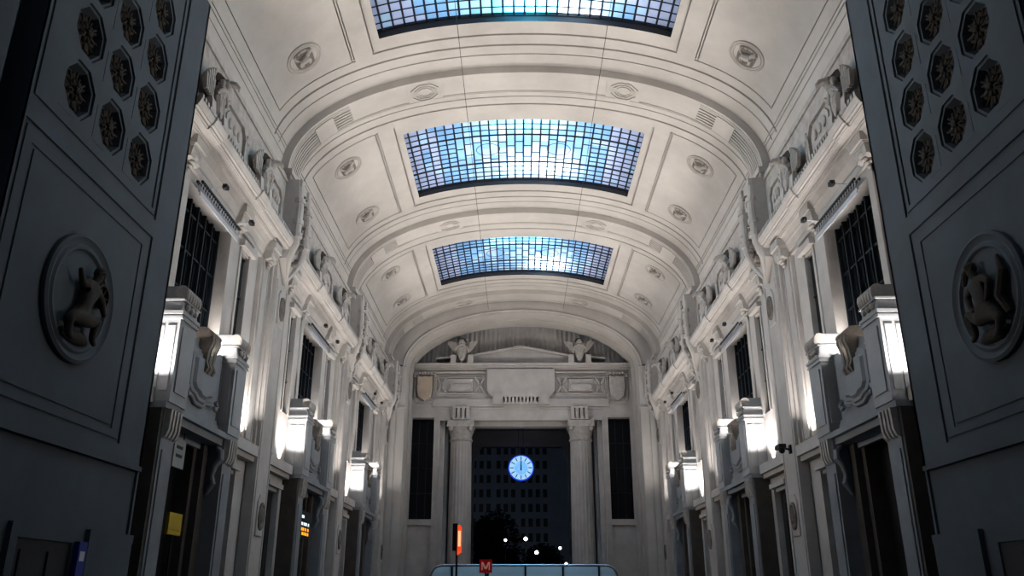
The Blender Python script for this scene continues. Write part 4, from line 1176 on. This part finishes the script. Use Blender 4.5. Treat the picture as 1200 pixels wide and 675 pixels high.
# ------------------------------------------------------------------ lights
def area(name, loc, sx, sy, power, col, direction, spread=PI):
    l = bpy.data.lights.new(name, 'AREA'); l.shape = 'RECTANGLE'; l.size = sx; l.size_y = sy; l.energy = power; l.color = col; l.spread = spread
    o = bpy.data.objects.new(name, l); COL.objects.link(o); o.location = loc
    o.rotation_euler = Vector(direction).to_track_quat('-Z', 'Y').to_euler(); return o
WARM = (1, .94, .89)
for sd in SIDES:
    for k, c in enumerate(BAYS):
        # floodlight row on the balcony, behind the parapet
        area('balcony_floodlight', wallpos(sd, c, .18, 0, 9.24), .2, 3.0, 1230, WARM, (-sd*1.45, 0, 1), math.radians(118))
        # uplights on the ledges either side of the portal
        for q in (-1, 1): area('balcony_spotlight', wallpos(sd, c, .16, q*.7, 9.0), .2, .3, 40, WARM, (0, q, .45), math.radians(120))
        for u, p in ((-4.0, 225), (5.0, 215)):
            first = k == 0 and u < 0
            area('ledge_uplight', wallpos(sd, c, .24, -3.66 if first else u, 7.08), .25, .8 if first else 1.3, p*(.7 if first else 1), WARM, (-sd*.12, 0, 1), math.radians(125))
# lamps above the skylights
for k, c in enumerate(BAYS):
    area('skylight_lamp', (0, c, 27.0), 12, 8, (850, 1050, 700)[k], (.62, .80, 1), (0, 0, -1))
area('turquoise_skylight_lamp', (.1, BAYS[0]+2.2, 25.6), 1.4, 3, 800, (.15, .9, 1), (0, 0, -1))
area('white_skylight_lamp', (2.2, BAYS[0]+2.4, 25.6), 1.4, 3, 330, (.95, .97, 1), (0, 0, -1))
area('white_skylight_lamp', (1.0, BAYS[1]+2.2, 25.6), 4.0, 1.6, 330, (1, 1, 1), (0, 0, -1))
area('turquoise_skylight_lamp', (0, BAYS[1]-2.8, 25.6), 3.5, 1.2, 170, (.3, .85, 1), (0, 0, -1))
area('white_skylight_lamp', (2.0, BAYS[2]+2.2, 25.6), 2.6, 2.0, 360, (1, .95, .93), (0, 0, -1))
area('turquoise_skylight_lamp', (0, BAYS[2]-2.4, 25.6), 4.0, 1.6, 260, (.2, .7, 1), (0, 0, -1))
# light from the metro stairs
area('metro_stair_lamp', (-.15, 30.2, .5), 4, 2.5, 60, (.7, .85, 1), (0, -.6, 1))
for x, y, z, e in ((-14, 165, 14, 1700), (30, 160, 12, 150)):  # unseen fill lights added in the square to brighten the facade
    l = bpy.data.lights.new('facade_fill_light', 'POINT'); l.energy = e; l.color = (.8, .88, 1); l.shadow_soft_size = .3
    o = bpy.data.objects.new('facade_fill_light', l); COL.objects.link(o); o.location = (x, y, z)

w = bpy.data.worlds.new('night'); S.world = w; w.use_nodes = True
w.node_tree.nodes['Background'].inputs[0].default_value = (.24, .42, .66, 1)
w.node_tree.nodes['Background'].inputs[1].default_value = .06

# ------------------------------------------------------------------ camera
cd = bpy.data.cameras.new('camera'); cam = bpy.data.objects.new('camera', cd); COL.objects.link(cam)
cd.sensor_fit = 'HORIZONTAL'; cd.sensor_width = 36; cd.lens = 970/1200*36; cd.clip_end = 1000
F, HZ, VX = 970., 695., 608.5
pt = math.atan((HZ-337.5)/F); yw = math.atan((VX-600)*cos(pt)/F)
cam.location = (-.3, 0, 1.6); cam.rotation_euler = (PI/2+pt, 0, yw)
S.camera = cam
S.view_settings.view_transform = 'Standard'; S.view_settings.look = 'None'; S.view_settings.gamma = 1; S.view_settings.exposure = 0; S.view_settings.use_curve_mapping = False
S.cycles.use_denoising = True
S.cycles.max_bounces = 6; S.cycles.diffuse_bounces = 1
